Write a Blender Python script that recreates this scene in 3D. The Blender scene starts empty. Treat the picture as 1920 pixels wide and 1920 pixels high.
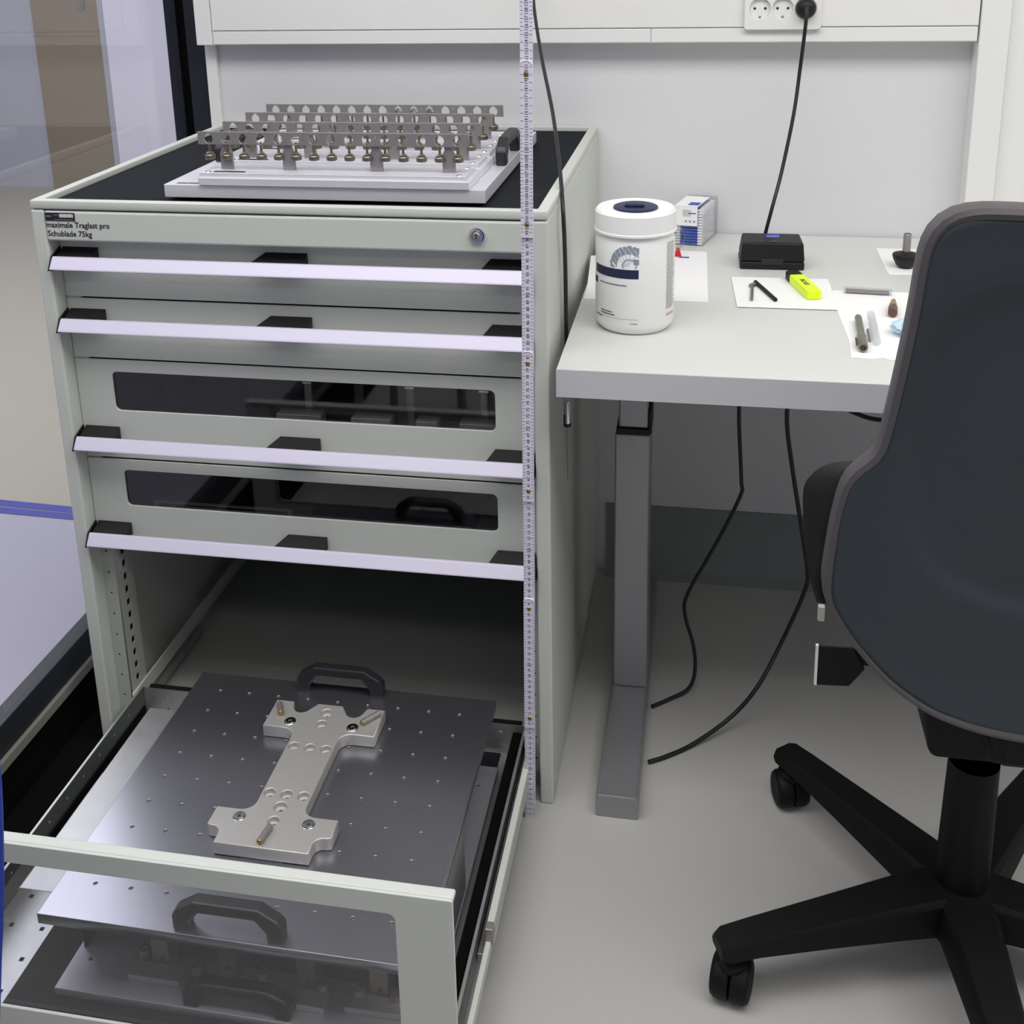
import bpy, bmesh, math, random
from math import sin, cos, pi, radians as rad
from mathutils import Vector, Matrix

random.seed(4)
S = bpy.context.scene
COL = S.collection

# ------------------------------------------------------------------ camera, world, lights, exposure
CX, CY, FO = 934.928, 486.729, 2158.129
CAM = Vector((1.01772, -1.54995, 1.37796))
RX = Vector((0.98354809, 0.17933067, -0.02176377))
RY = Vector((0.02888381, -0.2750425, -0.9609981))      # down
RZ = Vector((-0.1783224, 0.94455923, -0.27569728))     # forward
cd = bpy.data.cameras.new('camera'); cam = bpy.data.objects.new('camera', cd); COL.objects.link(cam)
cd.sensor_width = 36; cd.sensor_fit = 'HORIZONTAL'; cd.lens = FO / 1920 * 36
cd.shift_x = (960 - CX) / 1920; cd.shift_y = (CY - 960) / 1920
cd.clip_start = .02; cd.clip_end = 50
M3 = Matrix((RX, -RY, -RZ)).transposed()
cam.matrix_world = Matrix.Translation(CAM) @ M3.to_4x4()
S.camera = cam

W = bpy.data.worlds.new('world'); S.world = W; W.use_nodes = True
W.node_tree.nodes['Background'].inputs[0].default_value = (.8, .85, 1, 1)
W.node_tree.nodes['Background'].inputs[1].default_value = .15

def area(name, loc, sx, sy, power, color, rot=(0, 0, 0)):
    l = bpy.data.lights.new(name, 'AREA'); l.shape = 'RECTANGLE'; l.size = sx; l.size_y = sy
    l.energy = power; l.color = color
    o = bpy.data.objects.new(name, l); o.location = loc; o.rotation_euler = rot; COL.objects.link(o)
    return o
NEU = (1.0, .985, .955); COOL = (.925, .93, 1.0)
area('ceiling_light_front', (1.45, -.85, 2.77), 4.4, 1.0, 70, NEU)
area('ceiling_light_middle', (1.2, -2.6, 2.77), 3.0, .35, 9, NEU)
area('ceiling_light_corridor', (-1.9, 1.7, 2.77), 2.6, 1.6, 70, COOL)
area('ceiling_light_corridor_near', (-1.9, -1.2, 2.77), 2.2, 1.0, 18, COOL)

S.view_settings.view_transform = 'Standard'; S.view_settings.look = 'None'
S.view_settings.exposure = 0.14; S.view_settings.gamma = 1; S.view_settings.use_curve_mapping = False

# ------------------------------------------------------------------ helpers
def at(x, y, axis, val):
    """pixel of the 1920 frame -> the 3-D point where its ray meets the plane axis = val"""
    d = RX * ((x - CX) / FO) + RY * ((y - CY) / FO) + RZ
    return CAM + d * ((val - CAM[axis]) / d[axis])

def lin(c):
    return tuple((v / 12.92 if v <= .04045 else ((v + .055) / 1.055) ** 2.4) for v in [k / 255 for k in c])

def pm(name, c, rough=.5, metal=0, var=.04, scale=60, bump=0, spec=.5, stretch=None, coat=0, rvar=0, emit=None):
    m = bpy.data.materials.new(name); m.use_nodes = True
    nt = m.node_tree; b = nt.nodes['Principled BSDF']
    col = lin(c)
    tc = nt.nodes.new('ShaderNodeTexCoord'); mp = nt.nodes.new('ShaderNodeMapping')
    mp.inputs['Scale'].default_value = stretch or (1, 1, 1)
    nt.links.new(tc.outputs['Object'], mp.inputs['Vector'])
    n = nt.nodes.new('ShaderNodeTexNoise'); n.inputs['Scale'].default_value = scale
    n.inputs['Detail'].default_value = 3
    nt.links.new(mp.outputs[0], n.inputs['Vector'])
    mx = nt.nodes.new('ShaderNodeMix'); mx.data_type = 'RGBA'
    mx.inputs[6].default_value = (*[v * (1 - var) for v in col], 1)
    mx.inputs[7].default_value = (*[min(1, v * (1 + var)) for v in col], 1)
    nt.links.new(n.outputs['Fac'], mx.inputs[0]); nt.links.new(mx.outputs[2], b.inputs['Base Color'])
    b.inputs['Roughness'].default_value = rough; b.inputs['Metallic'].default_value = metal
    b.inputs['Specular IOR Level'].default_value = spec
    if coat: b.inputs['Coat Weight'].default_value = coat
    if rvar:
        mr = nt.nodes.new('ShaderNodeMapRange'); mr.inputs[3].default_value = rough - rvar; mr.inputs[4].default_value = rough + rvar
        nt.links.new(n.outputs['Fac'], mr.inputs[0]); nt.links.new(mr.outputs[0], b.inputs['Roughness'])
    if bump:
        bp = nt.nodes.new('ShaderNodeBump'); bp.inputs['Strength'].default_value = bump; bp.inputs['Distance'].default_value = .001
        nt.links.new(n.outputs['Fac'], bp.inputs['Height']); nt.links.new(bp.outputs[0], b.inputs['Normal'])
    if emit: b.inputs['Emission Color'].default_value = (*lin(c), 1); b.inputs['Emission Strength'].default_value = emit
    return m

def glassm(name, tint=(235, 240, 240), refl=.0, rough=.02, ior=1.5):
    m = bpy.data.materials.new(name); m.use_nodes = True; nt = m.node_tree
    for n in list(nt.nodes): nt.nodes.remove(n)
    o = nt.nodes.new('ShaderNodeOutputMaterial'); t = nt.nodes.new('ShaderNodeBsdfTransparent'); g = nt.nodes.new('ShaderNodeBsdfGlossy')
    n = nt.nodes.new('ShaderNodeTexNoise'); n.inputs['Scale'].default_value = 8
    mx = nt.nodes.new('ShaderNodeMix'); mx.data_type = 'RGBA'; c = lin(tint)
    mx.inputs[6].default_value = (*[v * .98 for v in c], 1); mx.inputs[7].default_value = (*c, 1)
    nt.links.new(n.outputs['Fac'], mx.inputs[0]); nt.links.new(mx.outputs[2], t.inputs[0])
    g.inputs['Roughness'].default_value = rough
    f = nt.nodes.new('ShaderNodeFresnel'); f.inputs['IOR'].default_value = ior
    ad = nt.nodes.new('ShaderNodeMath'); ad.operation = 'ADD'; ad.inputs[1].default_value = refl
    nt.links.new(f.outputs[0], ad.inputs[0])
    ge = nt.nodes.new('ShaderNodeNewGeometry'); iv = nt.nodes.new('ShaderNodeMath'); iv.operation = 'SUBTRACT'; iv.inputs[0].default_value = 1
    nt.links.new(ge.outputs['Backfacing'], iv.inputs[1]); ml = nt.nodes.new('ShaderNodeMath'); ml.operation = 'MULTIPLY'
    nt.links.new(ad.outputs[0], ml.inputs[0]); nt.links.new(iv.outputs[0], ml.inputs[1]); ad = ml
    s = nt.nodes.new('ShaderNodeMixShader'); nt.links.new(ad.outputs[0], s.inputs[0]); nt.links.new(t.outputs[0], s.inputs[1]); nt.links.new(g.outputs[0], s.inputs[2])
    nt.links.new(s.outputs[0], o.inputs[0]); return m

MT = dict(
    grey=pm('light_grey_enamel', (200, 204, 197), .5, var=.02, scale=900, bump=.05),
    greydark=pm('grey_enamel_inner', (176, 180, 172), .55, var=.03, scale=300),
    white=pm('white_paint', (233, 233, 231), .5, var=.01, scale=30),
    wall=pm('white_wall_paint', (218, 218, 221), .75, var=.015, scale=5, bump=.04),
    wallfar=pm('lavender_white_panel', (240, 239, 252), .5, var=.01, scale=5),
    wallgrey=pm('grey_blue_panel', (186, 189, 200), .4, var=.02, scale=6),
    door=pm('brown_laminate', (150, 138, 118), .45, var=.04, scale=40, stretch=(1, 1, .1)),
    floor=pm('grey_vinyl', (182, 181, 178), .42, var=.035, scale=220, bump=.03, rvar=.05),
    floorbeige=pm('beige_vinyl', (178, 174, 158), .45, var=.03, scale=120),
    floorlav=pm('pale_lavender_sheet', (178, 176, 190), .4, var=.03, scale=60),
    galvdark=pm('shaded_zinc', (112, 118, 116), .45, .7, var=.08, scale=35),  # darker copy of galv: shade and dark reflections inside drawers put into the colour
    backshade=pm('shaded_back_sheet', (98, 100, 98), .5, .3, var=.04, scale=80),  # back panel darkened: the shade of the open bay is in the colour
    base=pm('dark_grey_skirting', (132, 138, 138), .6, var=.03, scale=90),
    ceil=pm('ceiling_tile', (232, 232, 232), .9, var=.02, scale=30),
    desk=pm('white_laminate', (208, 209, 205), .42, var=.015, scale=400),
    edge=pm('shaded_laminate_edge', (196, 196, 201), .45, var=.03, scale=500),  # desktop laminate darkened: the front edge's weaker light is in the colour
    alu=pm('brushed_aluminium', (226, 226, 233), .40, .4, var=.05, scale=30, stretch=(1, 30, 30), rvar=.06, bump=.02),
    alubar=pm('anodised_aluminium', (208, 203, 222), .5, .25, var=.01, scale=60, stretch=(.2, 4, 4)),
    plate=pm('machined_aluminium_plate', (166, 166, 174), .30, .93, var=.03, scale=25, stretch=(40, 1, 1), rvar=.03),
    plate2=pm('satin_aluminium_plate', (186, 186, 194), .42, .55, var=.03, scale=25, stretch=(40, 1, 1), rvar=.03),
    warmsteel=pm('warm_steel', (160, 148, 138), .4, .6, var=.08, scale=90),
    trimgrey=pm('warm_grey_trim', (134, 132, 126), .5, var=.03),
    matte_alu=pm('blasted_aluminium', (200, 198, 194), .55, .75, var=.05, scale=70, stretch=(1, 6, 1)),
    legsteel=pm('painted_leg_steel', (158, 158, 162), .38, .65, var=.02, scale=300),
    galv=pm('galvanised_steel', (178, 179, 180), .40, .7, var=.08, scale=35, rvar=.08),
    steel=pm('dark_steel', (156, 151, 150), .42, .6, var=.08, scale=90),
    nickel=pm('nickel_brass', (160, 155, 140), .3, .8, var=.06, scale=120),
    drum=pm('knurled_drum', (128, 122, 108), .32, .8, var=.2, scale=500, bump=.3),
    chrome=pm('chrome', (225, 226, 228), .12, 1, var=.02, scale=80),
    brass=pm('brass', (160, 125, 60), .35, .9, var=.08, scale=80),
    black=pm('black_plastic', (21, 21, 23), .5, var=.15, scale=300, bump=.08, spec=.35),
    blackg=pm('satin_black_handle', (31, 33, 36), .42, var=.1, scale=250, bump=.05),
    navyframe=pm('dark_navy_frame', (28, 32, 40), .4, var=.1, scale=60),
    rubber=pm('black_rubber', (36, 38, 42), .9, var=.25, scale=90, bump=.5, stretch=(1, 3, 1), spec=.08),
    blacksurf=pm('black_floor_channel', (12, 12, 13), .9, var=.2, scale=50, spec=.1),
    cable=pm('black_cable', (22, 22, 24), .45, var=.1, scale=200),
    ruler=pm('white_rule', (222, 220, 236), .45, var=.02, scale=80),
    ink=pm('black_ink', (32, 32, 36), .6, var=.05),
    shell=pm('dark_slate_shell', (50, 57, 63), .62, var=.06, scale=700, bump=.15),
    rim=pm('dark_grey_rim', (82, 78, 80), .5, var=.05, scale=300),
    chair=pm('chair_black_nylon', (11, 11, 12), .6, var=.12, scale=300, bump=.1, spec=.25),
    canister=pm('white_plastic', (240, 240, 240), .35, var=.01, scale=60),
    navy=pm('navy_blue', (28, 36, 70), .4, var=.06),
    greyprint=pm('grey_print', (140, 150, 165), .5, var=.05),
    lightprint=pm('pale_print', (190, 198, 212), .5, var=.05),
    redprint=pm('red_print', (200, 60, 70), .5, var=.05),
    bluestick=pm('blue_sticks', (50, 90, 200), .5, var=.1),
    cotton=pm('cotton', (240, 240, 242), .9, var=.03, bump=.2),
    paper=pm('white_paper', (240, 240, 240), .7, var=.01, scale=40, bump=.03),
    yellow=pm('fluorescent_yellow', (225, 255, 20), .4, var=.02),
    red=pm('red_plastic', (205, 25, 35), .4, var=.05),
    bluetape=pm('blue_tape', (70, 75, 165), .5, var=.04),
    blue=pm('blue_plastic', (18, 55, 165), .4, var=.05, scale=40),
    brown=pm('brown_bakelite', (96, 62, 52), .35, var=.15, scale=200),
    tan=pm('tan_metal', (186, 150, 112), .35, .6, var=.1),
    pen=pm('grey_green_metal', (135, 135, 122), .35, .7, var=.05),
    paleblue=pm('pale_blue_film', (190, 215, 232), .3, var=.05),
    bluelabel=pm('blue_label', (60, 70, 170), .5, var=.05),
    glass=glassm('partition_glass', (247, 247, 248), .02),
    pane=glassm('drawer_pane', (242, 242, 244), .05, .03),
    clear=glassm('clear_plastic', (243, 244, 245), .02, .2),
)

def finish(bm, name, m, parent=None, bevel=0, smooth=False, seg=2, mats=None):
    me = bpy.data.meshes.new(name); bmesh.ops.recalc_face_normals(bm, faces=bm.faces); bm.to_mesh(me); bm.free()
    return link(me, name, m, parent, bevel, smooth, seg)

def link(me, name, m, parent=None, bevel=0, smooth=False, seg=2):
    o = bpy.data.objects.new(name, me); COL.objects.link(o)
    if m is not None:
        me.materials.clear(); me.materials.append(MT[m] if isinstance(m, str) else m)
    if parent is not None:
        o.parent = parent; o.matrix_parent_inverse = parent.matrix_world.inverted() if parent.matrix_world else Matrix()
    if bevel:
        b = o.modifiers.new('bevel', 'BEVEL'); b.width = bevel; b.segments = seg; b.limit_method = 'ANGLE'; b.angle_limit = rad(35)
        b.harden_normals = False
    if smooth:
        for p in me.polygons: p.use_smooth = True
        sa = rad(38)
        try: me.set_sharp_from_angle(angle=sa)
        except Exception: pass
    return o

def tag(o, label=None, cat=None, group=None, kind=None):
    if label: o['label'] = label
    if cat: o['category'] = cat
    if group: o['group'] = group
    if kind: o['kind'] = kind
    return o

def thing(name, loc, label, cat, group=None, rz=0):
    o = bpy.data.objects.new(name, None); o.empty_display_size = .02; COL.objects.link(o)
    o.location = loc; o.rotation_euler = (0, 0, rz)
    o.matrix_world = Matrix.Translation(Vector(loc)) @ Matrix.Rotation(rz, 4, 'Z')
    return tag(o, label, cat, group)

def relink(root):
    pass

def box(bm, x0, x1, y0, y1, z0, z1):
    v = [bm.verts.new(c) for c in ((x0, y0, z0), (x1, y0, z0), (x1, y1, z0), (x0, y1, z0), (x0, y0, z1), (x1, y0, z1), (x1, y1, z1), (x0, y1, z1))]
    for f in ((0, 3, 2, 1), (4, 5, 6, 7), (0, 1, 5, 4), (1, 2, 6, 5), (2, 3, 7, 6), (3, 0, 4, 7)): bm.faces.new([v[i] for i in f])

def bx(name, m, parent, *dims, bevel=.001, smooth=False):
    bm = bmesh.new()
    if len(dims) == 6 and not isinstance(dims[0], (tuple, list)): dims = [dims]
    for d in dims: box(bm, *d)
    return finish(bm, name, m, parent, bevel, smooth)

def basis(d):
    d = d.normalized(); a = Vector((0, 0, 1)) if abs(d.z) < .9 else Vector((1, 0, 0))
    u = d.cross(a).normalized(); return u, d.cross(u).normalized()

def cyl(bm, p0, p1, r0, r1=None, n=20, caps=True):
    p0, p1 = Vector(p0), Vector(p1); r1 = r0 if r1 is None else r1
    u, w = basis(p1 - p0)
    a = [bm.verts.new(p0 + (u * cos(t) + w * sin(t)) * r0) for t in [2 * pi * i / n for i in range(n)]]
    b = [bm.verts.new(p1 + (u * cos(t) + w * sin(t)) * r1) for t in [2 * pi * i / n for i in range(n)]]
    for i in range(n): bm.faces.new((a[i], a[(i + 1) % n], b[(i + 1) % n], b[i]))
    if caps: bm.faces.new(a[::-1]); bm.faces.new(b)

def lathe(bm, c, prof, n=40, ax=Vector((0, 0, 1))):
    c = Vector(c); u, w = basis(ax); rings = []
    for r, h in prof:
        if r < 1e-6: rings.append([bm.verts.new(c + ax * h)])
        else: rings.append([bm.verts.new(c + ax * h + (u * cos(2 * pi * i / n) + w * sin(2 * pi * i / n)) * r) for i in range(n)])
    for A, B in zip(rings, rings[1:]):
        for i in range(n):
            j = (i + 1) % n
            if len(A) == 1 and len(B) == 1: continue
            if len(A) == 1: bm.faces.new((A[0], B[i], B[j]))
            elif len(B) == 1: bm.faces.new((A[i], A[j], B[0]))
            else: bm.faces.new((A[i], A[j], B[j], B[i]))

def smoothpts(pts, k=8):
    P = [Vector(p) for p in pts]; Q = [P[0] * 2 - P[1]] + P + [P[-1] * 2 - P[-2]]; out = []
    for i in range(1, len(Q) - 2):
        a, b, c, d = Q[i - 1:i + 3]
        for j in range(k):
            t = j / k
            out.append(.5 * ((2 * b) + (c - a) * t + (2 * a - 5 * b + 4 * c - d) * t * t + (3 * b - a - 3 * c + d) * t ** 3))
    out.append(P[-1]); return out

def tube(bm, pts, r, n=10, closed=False):
    P = [Vector(p) for p in pts]; rings = []; N = len(P)
    d = (P[1] - P[0]); u, w = basis(d)
    for i, p in enumerate(P):
        if closed: d = (P[(i + 1) % N] - P[i - 1])
        else: d = P[min(i + 1, N - 1)] - P[max(i - 1, 0)]
        d.normalize(); u = (u - d * u.dot(d)).normalized(); w = d.cross(u)
        rr = r[i] if isinstance(r, (list, tuple)) else r
        rings.append([bm.verts.new(p + (u * cos(2 * pi * k / n) + w * sin(2 * pi * k / n)) * rr) for k in range(n)])
    rng = range(N) if closed else range(N - 1)
    for i in rng:
        A, B = rings[i], rings[(i + 1) % N]
        for k in range(n): bm.faces.new((A[k], A[(k + 1) % n], B[(k + 1) % n], B[k]))
    if not closed: bm.faces.new(rings[0][::-1]); bm.faces.new(rings[-1])

def prism(bm, poly, p0, e1, e2, e3):
    """polygon in (e1,e2) coordinates from p0, extruded along vector e3"""
    p0, e1, e2, e3 = Vector(p0), Vector(e1), Vector(e2), Vector(e3)
    a = [bm.verts.new(p0 + e1 * x + e2 * y) for x, y in poly]; b = [bm.verts.new(v.co + e3) for v in a]
    n = len(a)
    bm.faces.new(a[::-1]); bm.faces.new(b)
    for i in range(n): bm.faces.new((a[i], a[(i + 1) % n], b[(i + 1) % n], b[i]))

def circ(x, y, r, n=14, a0=0): return [(x + r * cos(2 * pi * i / n + a0), y + r * sin(2 * pi * i / n + a0)) for i in range(n)]
def rrect(x0, x1, y0, y1, r, k=5):
    o = []
    for cx, cy, a in ((x1 - r, y1 - r, 0), (x0 + r, y1 - r, 90), (x0 + r, y0 + r, 180), (x1 - r, y0 + r, 270)):
        o += [(cx + r * cos(rad(a + 90 * i / k)), cy + r * sin(rad(a + 90 * i / k))) for i in range(k + 1)]
    return o

def slab(name, m, parent, outer, holes, th, mw, bev=0, smooth=False):
    """flat plate with real holes: outline + holes in its own xy, thickness th (0..th), placed by matrix mw"""
    cu = bpy.data.curves.new(name, 'CURVE'); cu.dimensions = '2D'; cu.fill_mode = 'BOTH'; cu.extrude = th / 2 - bev
    cu.bevel_depth = bev; cu.bevel_resolution = 1; cu.offset = -bev
    for loop in [outer] + holes:
        sp = cu.splines.new('POLY'); sp.points.add(len(loop) - 1); sp.use_cyclic_u = True
        for i, (x, y) in enumerate(loop): sp.points[i].co = (x, y, 0, 1)
    t = bpy.data.objects.new('t', cu); COL.objects.link(t)
    dg = bpy.context.evaluated_depsgraph_get(); me = bpy.data.meshes.new_from_object(t.evaluated_get(dg))
    bpy.data.objects.remove(t); bpy.data.curves.remove(cu)
    me.name = name
    me.transform(Matrix.Translation((0, 0, th / 2))); me.transform(mw)
    return link(me, name, m, parent, 0, smooth)

def txt_mesh(s, size, mw, width=None, bold=0):
    cu = bpy.data.curves.new('t', 'FONT'); cu.body = s; cu.size = size; cu.extrude = .0001; cu.resolution_u = 2; cu.offset = bold
    t = bpy.data.objects.new('t', cu); COL.objects.link(t)
    dg = bpy.context.evaluated_depsgraph_get(); me = bpy.data.meshes.new_from_object(t.evaluated_get(dg))
    bpy.data.objects.remove(t); bpy.data.curves.remove(cu)
    if width:
        xs = [v.co.x for v in me.vertices]; k = width / (max(xs) - min(xs)); me.transform(Matrix.Diagonal((k, 1, 1, 1)))
    me.transform(mw); return me

def joinmeshes(name, meshes, m, parent):
    bm = bmesh.new()
    for me in meshes: bm.from_mesh(me)
    for me in meshes: bpy.data.meshes.remove(me)
    return finish(bm, name, m, parent)

def frame(o, ex, ey):
    ex, ey = Vector(ex).normalized(), Vector(ey).normalized(); ez = ex.cross(ey)
    return Matrix.Translation(Vector(o)) @ Matrix((ex, ey, ez)).transposed().to_4x4()
FRONT = lambda x, y, z: frame((x, y, z), (1, 0, 0), (0, 0, 1))     # plate facing -y: its thickness grows towards -y
TOP = lambda x, y, z: frame((x, y, z), (1, 0, 0), (0, 1, 0))

def copy_tree(o, parent=None, mv=None):
    c = o.copy(); COL.objects.link(c)
    if parent is not None: c.parent = parent
    for ch in list(o.children): copy_tree(ch, c)
    if mv is not None: c.matrix_basis = Matrix.Translation(mv) @ c.matrix_basis
    return c

# ================================================================== the setting
CW, CD, CH = .796, .725, .9975       # cabinet
YW = .731                            # rear wall
ZD = .7815                           # desk top
GX = -.088                           # glass partition plane

def struct(name, m, *dims, bevel=0, parent=None):
    o = bx(name, m, parent, *dims, bevel=bevel)
    if parent is None: o['kind'] = 'structure'
    return o
struct('floor', 'floor', (GX - .03, 4.2, -4.5, YW + .12, -.1, 0))
fl = [at(0, 963, 2, 0), at(133, 976, 2, 0)]; fd = (fl[1] - fl[0]).normalized()
fr_ = fl[0] + fd * ((GX - .03 - fl[0].x) / fd.x); fe = fl[0] + fd * ((-5.5 - fl[0].x) / fd.x)
for nm, poly in (('floorbeige', [(fe.x, fe.y), (fr_.x, fr_.y), (fr_.x, 4.6), (fe.x, 4.6)]), ('floorlav', [(fe.x, -4.5), (fr_.x, -4.5), (fr_.x, fr_.y), (fe.x, fe.y)])):
    bm = bmesh.new(); prism(bm, poly, (0, 0, -.1), (1, 0, 0), (0, 1, 0), (0, 0, .1)); o = finish(bm, 'floor', nm); o['kind'] = 'structure'
struct('ceiling', 'ceil', (-5.5, 4.2, -4.5, 4.6, 2.8, 2.9))
struct('wall_back', 'wall', (-.022, 4.2, YW, YW + .12, 0, 2.8))
struct('wall_right', 'wall', (4.1, 4.2, -4.5, YW, 0, 2.8))
struct('wall_rear', 'wallgrey', (-5.5, 4.2, -4.6, -4.5, 0, 2.8))
struct('wall_far', 'wallgrey', (-5.5, -.02, 4.4, 4.5, 0, 2.8))
struct('wall_left', 'wallfar', (-5.6, -5.5, -4.5, 4.5, 0, 2.8))
struct('wall_corridor', 'wallfar', (-.02, .06, YW + .12, 4.4, 0, 2.8))
# grey coved skirting below the desk
bm = bmesh.new()
prism(bm, [(0, 0), (0, .165), (-.004, .165), (-.006, .03), (-.012, .012), (-.03, .0015), (-.03, 0)], (CW + .02, YW, 0), (0, 1, 0), (0, 0, 1), (3.2, 0, 0))
o = finish(bm, 'baseboard_back', 'base', None, 0, True); o['kind'] = 'structure'
# vertical trims either side of the recess, and the panel right of it
struct('trim_left', 'white', (-.022, .002, YW - .012, YW - .0005, 0, 2.8), bevel=.001)
struct('trim_right', 'white', (1.49, 1.541, YW - .05, YW - .0005, ZD + .004, 2.8), bevel=.002)
struct('trim_panel_right', 'white', (1.5435, 2.35, YW - .034, YW - .0005, ZD + .004, 2.8), bevel=.002)
# blue double line on the corridor floor
for (ya, yb), (yc, yd) in (((937, 950), (948.5, 961.5)), ((950.5, 963), (962, 974.5))):
    q = [at(0, ya, 2, .0005), at(133, yb, 2, .0005), at(133, yd, 2, .0005), at(0, yc, 2, .0005)]
    u1 = q[1] - q[0]; u2 = q[2] - q[3]
    P4 = [q[0] - u1 * 12, q[1] + u1 * 1.1, q[2] + u2 * 1.1, q[3] - u2 * 12]
    bm = bmesh.new(); prism(bm, [(v.x, v.y) for v in P4], (0, 0, .0003), (1, 0, 0), (0, 1, 0), (0, 0, .0009))
    o = finish(bm, 'floor_stripe', 'bluetape'); tag(o, kind='structure')
# glass partition with dark frame
wn = bx('window_1', 'glass', None, (GX - .005, GX + .005, -4.4, .76, .165, 2.78), bevel=0); wn['kind'] = 'structure'
def sub(name, m, *d, bevel=.0015): return bx(name, m, wn, *d, bevel=bevel)
sub('frame_post', 'navyframe', (GX - .03, GX - .004, .745, .86, 0, 2.8)); sub('frame_post', 'blacksurf', (GX - .004, GX + .02, .757, .86, 0, 2.8))
sub('frame_post', 'navyframe', (GX + .02, GX + .063, YW + .002, .86, 0, 2.8))
sub('bottom_rail', 'navyframe', (GX - .02, GX + .012, -4.4, .755, .112, .166))
sub('rail_trim', 'trimgrey', (GX - .012, GX + .018, -4.4, .755, .092, .1115))
sub('plinth', 'blacksurf', (GX - .03, GX + .008, -4.4, .755, 0, .0915))
o = bx('floor_channel', 'blacksurf', None, (GX + .009, -.002, -2.2, .72, .0002, .004), bevel=0)
tag(o, 'black floor channel strip between the drawer cabinet and the glass partition', 'floor strip')
# far wall: door, frame, light panel
d1 = bx('door_1', 'door', None, (-2.70, -2.30, 4.375, 4.399, 0, 2.2), bevel=.002); d1['kind'] = 'structure'
bx('door_groove', 'steel', d1, (-2.70, -2.30, 4.3735, 4.3748, .86, .866), bevel=0)
bm = bmesh.new(); prism(bm, rrect(-2.415, -2.375, 1.0, 1.25, .018), (0, 4.368, 0), (1, 0, 0), (0, 0, 1), (0, .0065, 0)); finish(bm, 'handle_plate', 'steel', d1)
struct('trim_door', 'wallgrey', (-2.295, -2.25, 4.36, 4.399, 0, 2.3), bevel=.002)
struct('wall_panel_far', 'wallfar', (-2.245, -.8, 4.33, 4.399, 0, 2.6), bevel=.002)

# ================================================================== cable trunking, sockets
T = thing('cable_trunking', (0, YW, 1.163), 'white horizontal cable trunking on the wall above cabinet and desk', 'cable trunking')
TY = YW - .045
bx('body', 'white', T, (-.022, 1.488, TY + .003, YW - .001, 1.163, 1.33), bevel=.001)
bx('lower_rail', 'white', T, (.014, .899, TY, TY + .0028, 1.1645, 1.1905), bevel=.0012)
bx('lower_rail', 'white', T, (.9005, 1.4875, TY, TY + .0028, 1.1645, 1.1905), bevel=.0012)
bx('cover', 'white', T, (.014, 1.4875, TY - .0012, TY + .0026, 1.1925, 1.33), bevel=.0012)
bx('end_cap', 'white', T, (-.022, .012, TY - .002, TY + .0028, 1.1635, 1.33), bevel=.0012)

O = thing('socket_outlet', (1.142, TY, 1.226), 'white triple wall socket set in the cable trunking', 'socket')
slab('cover_frame', 'white', O, rrect(1.072, 1.211, 1.1875, 1.262, .006), [circ(x, 1.2265, .0185, 28) for x in (1.1005, 1.1415, 1.1825)], .009, FRONT(0, TY - .0014, 0), .0015)
for i, x in enumerate((1.1005, 1.1415, 1.1825)):
    bm = bmesh.new(); lathe(bm, (x, TY - .0095, 1.2265), [(.0183, 0), (.0178, .0005), (.0176, .006), (0, .006)], 28, Vector((0, 1, 0)))
    ins = finish(bm, 'socket_insert', 'white', O, 0, True)
    for s in (-1, 1):
        bm = bmesh.new(); cyl(bm, (x + s * .0095, TY - .0042, 1.2265), (x + s * .0095, TY - .003, 1.2265), .0024); finish(bm, 'contact_hole', 'ink', ins)
    bx('earth_clip', 'steel', ins, (x - .002, x + .002, TY - .0085, TY - .0035, 1.2085, 1.213), bevel=.0004)

# ================================================================== power cable at the socket
K = thing('power_cable', (1.183, .68, 1.226), 'black power cable plugged into the right socket, hanging to the black case', 'power cable')
bm = bmesh.new(); lathe(bm, (1.1825, TY - .0045, 1.2265), [(0, 0), (.0165, 0), (.0178, -.004), (.0178, -.014), (.0155, -.019), (.009, -.024), (0, -.025)], 28, Vector((0, 1, 0)))
finish(bm, 'plug', 'black', K, 0, True)
y1 = TY - .03
pts = [(1.1825, TY - .022, 1.2255), (1.1825, y1 - .004, 1.219)] + [at(px, py, 1, yy) for px, py, yy in ((1509, 60, y1 - .006), (1500, 130, y1), (1488, 215, y1 - .02), (1466, 320, y1 - .05), (1449, 385, y1 - .08), (1437, 430, .572), (1434, 444, .578))]
bm = bmesh.new(); tube(bm, smoothpts(pts), .0034, 12); finish(bm, 'cord', 'cable', K, 0, True)
bm = bmesh.new(); cyl(bm, (1.1825, TY - .026, 1.2265), (1.1825, TY - .034, 1.216), .0065, .0045, 14); finish(bm, 'strain_relief', 'black', K, 0, True)

# ================================================================== drawer cabinet
C = thing('drawer_cabinet', (.398, .36, 0), 'light grey metal drawer cabinet with its lowest glazed drawer pulled open', 'drawer cabinet')
bx('side_panel', 'grey', C, (0, .022, 0, CD, .0, .983), bevel=.003)
bx('side_panel', 'grey', C, (CW - .022, CW, 0, CD, .0, .983), bevel=.003)
bx('back_panel', 'backshade', C, (.022, CW - .022, CD - .004, CD, .0, .983), bevel=0)
bx('plinth', 'greydark', C, (.022, CW - .022, .045, .065, .0, .04), (.022, CW - .022, .045, CD - .004, .03, .034), bevel=0)
# top frame with recess
slab('top_frame', 'grey', C, rrect(0, CW, 0, CD, .003, 2), [rrect(.016, CW - .016, .016, CD - .016, .002, 2)], .0125, TOP(0, 0, .985), .0012)
bx('top_sheet', 'greydark', C, (.004, CW - .004, .004, CD - .004, .9832, .9858), bevel=0)
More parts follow.
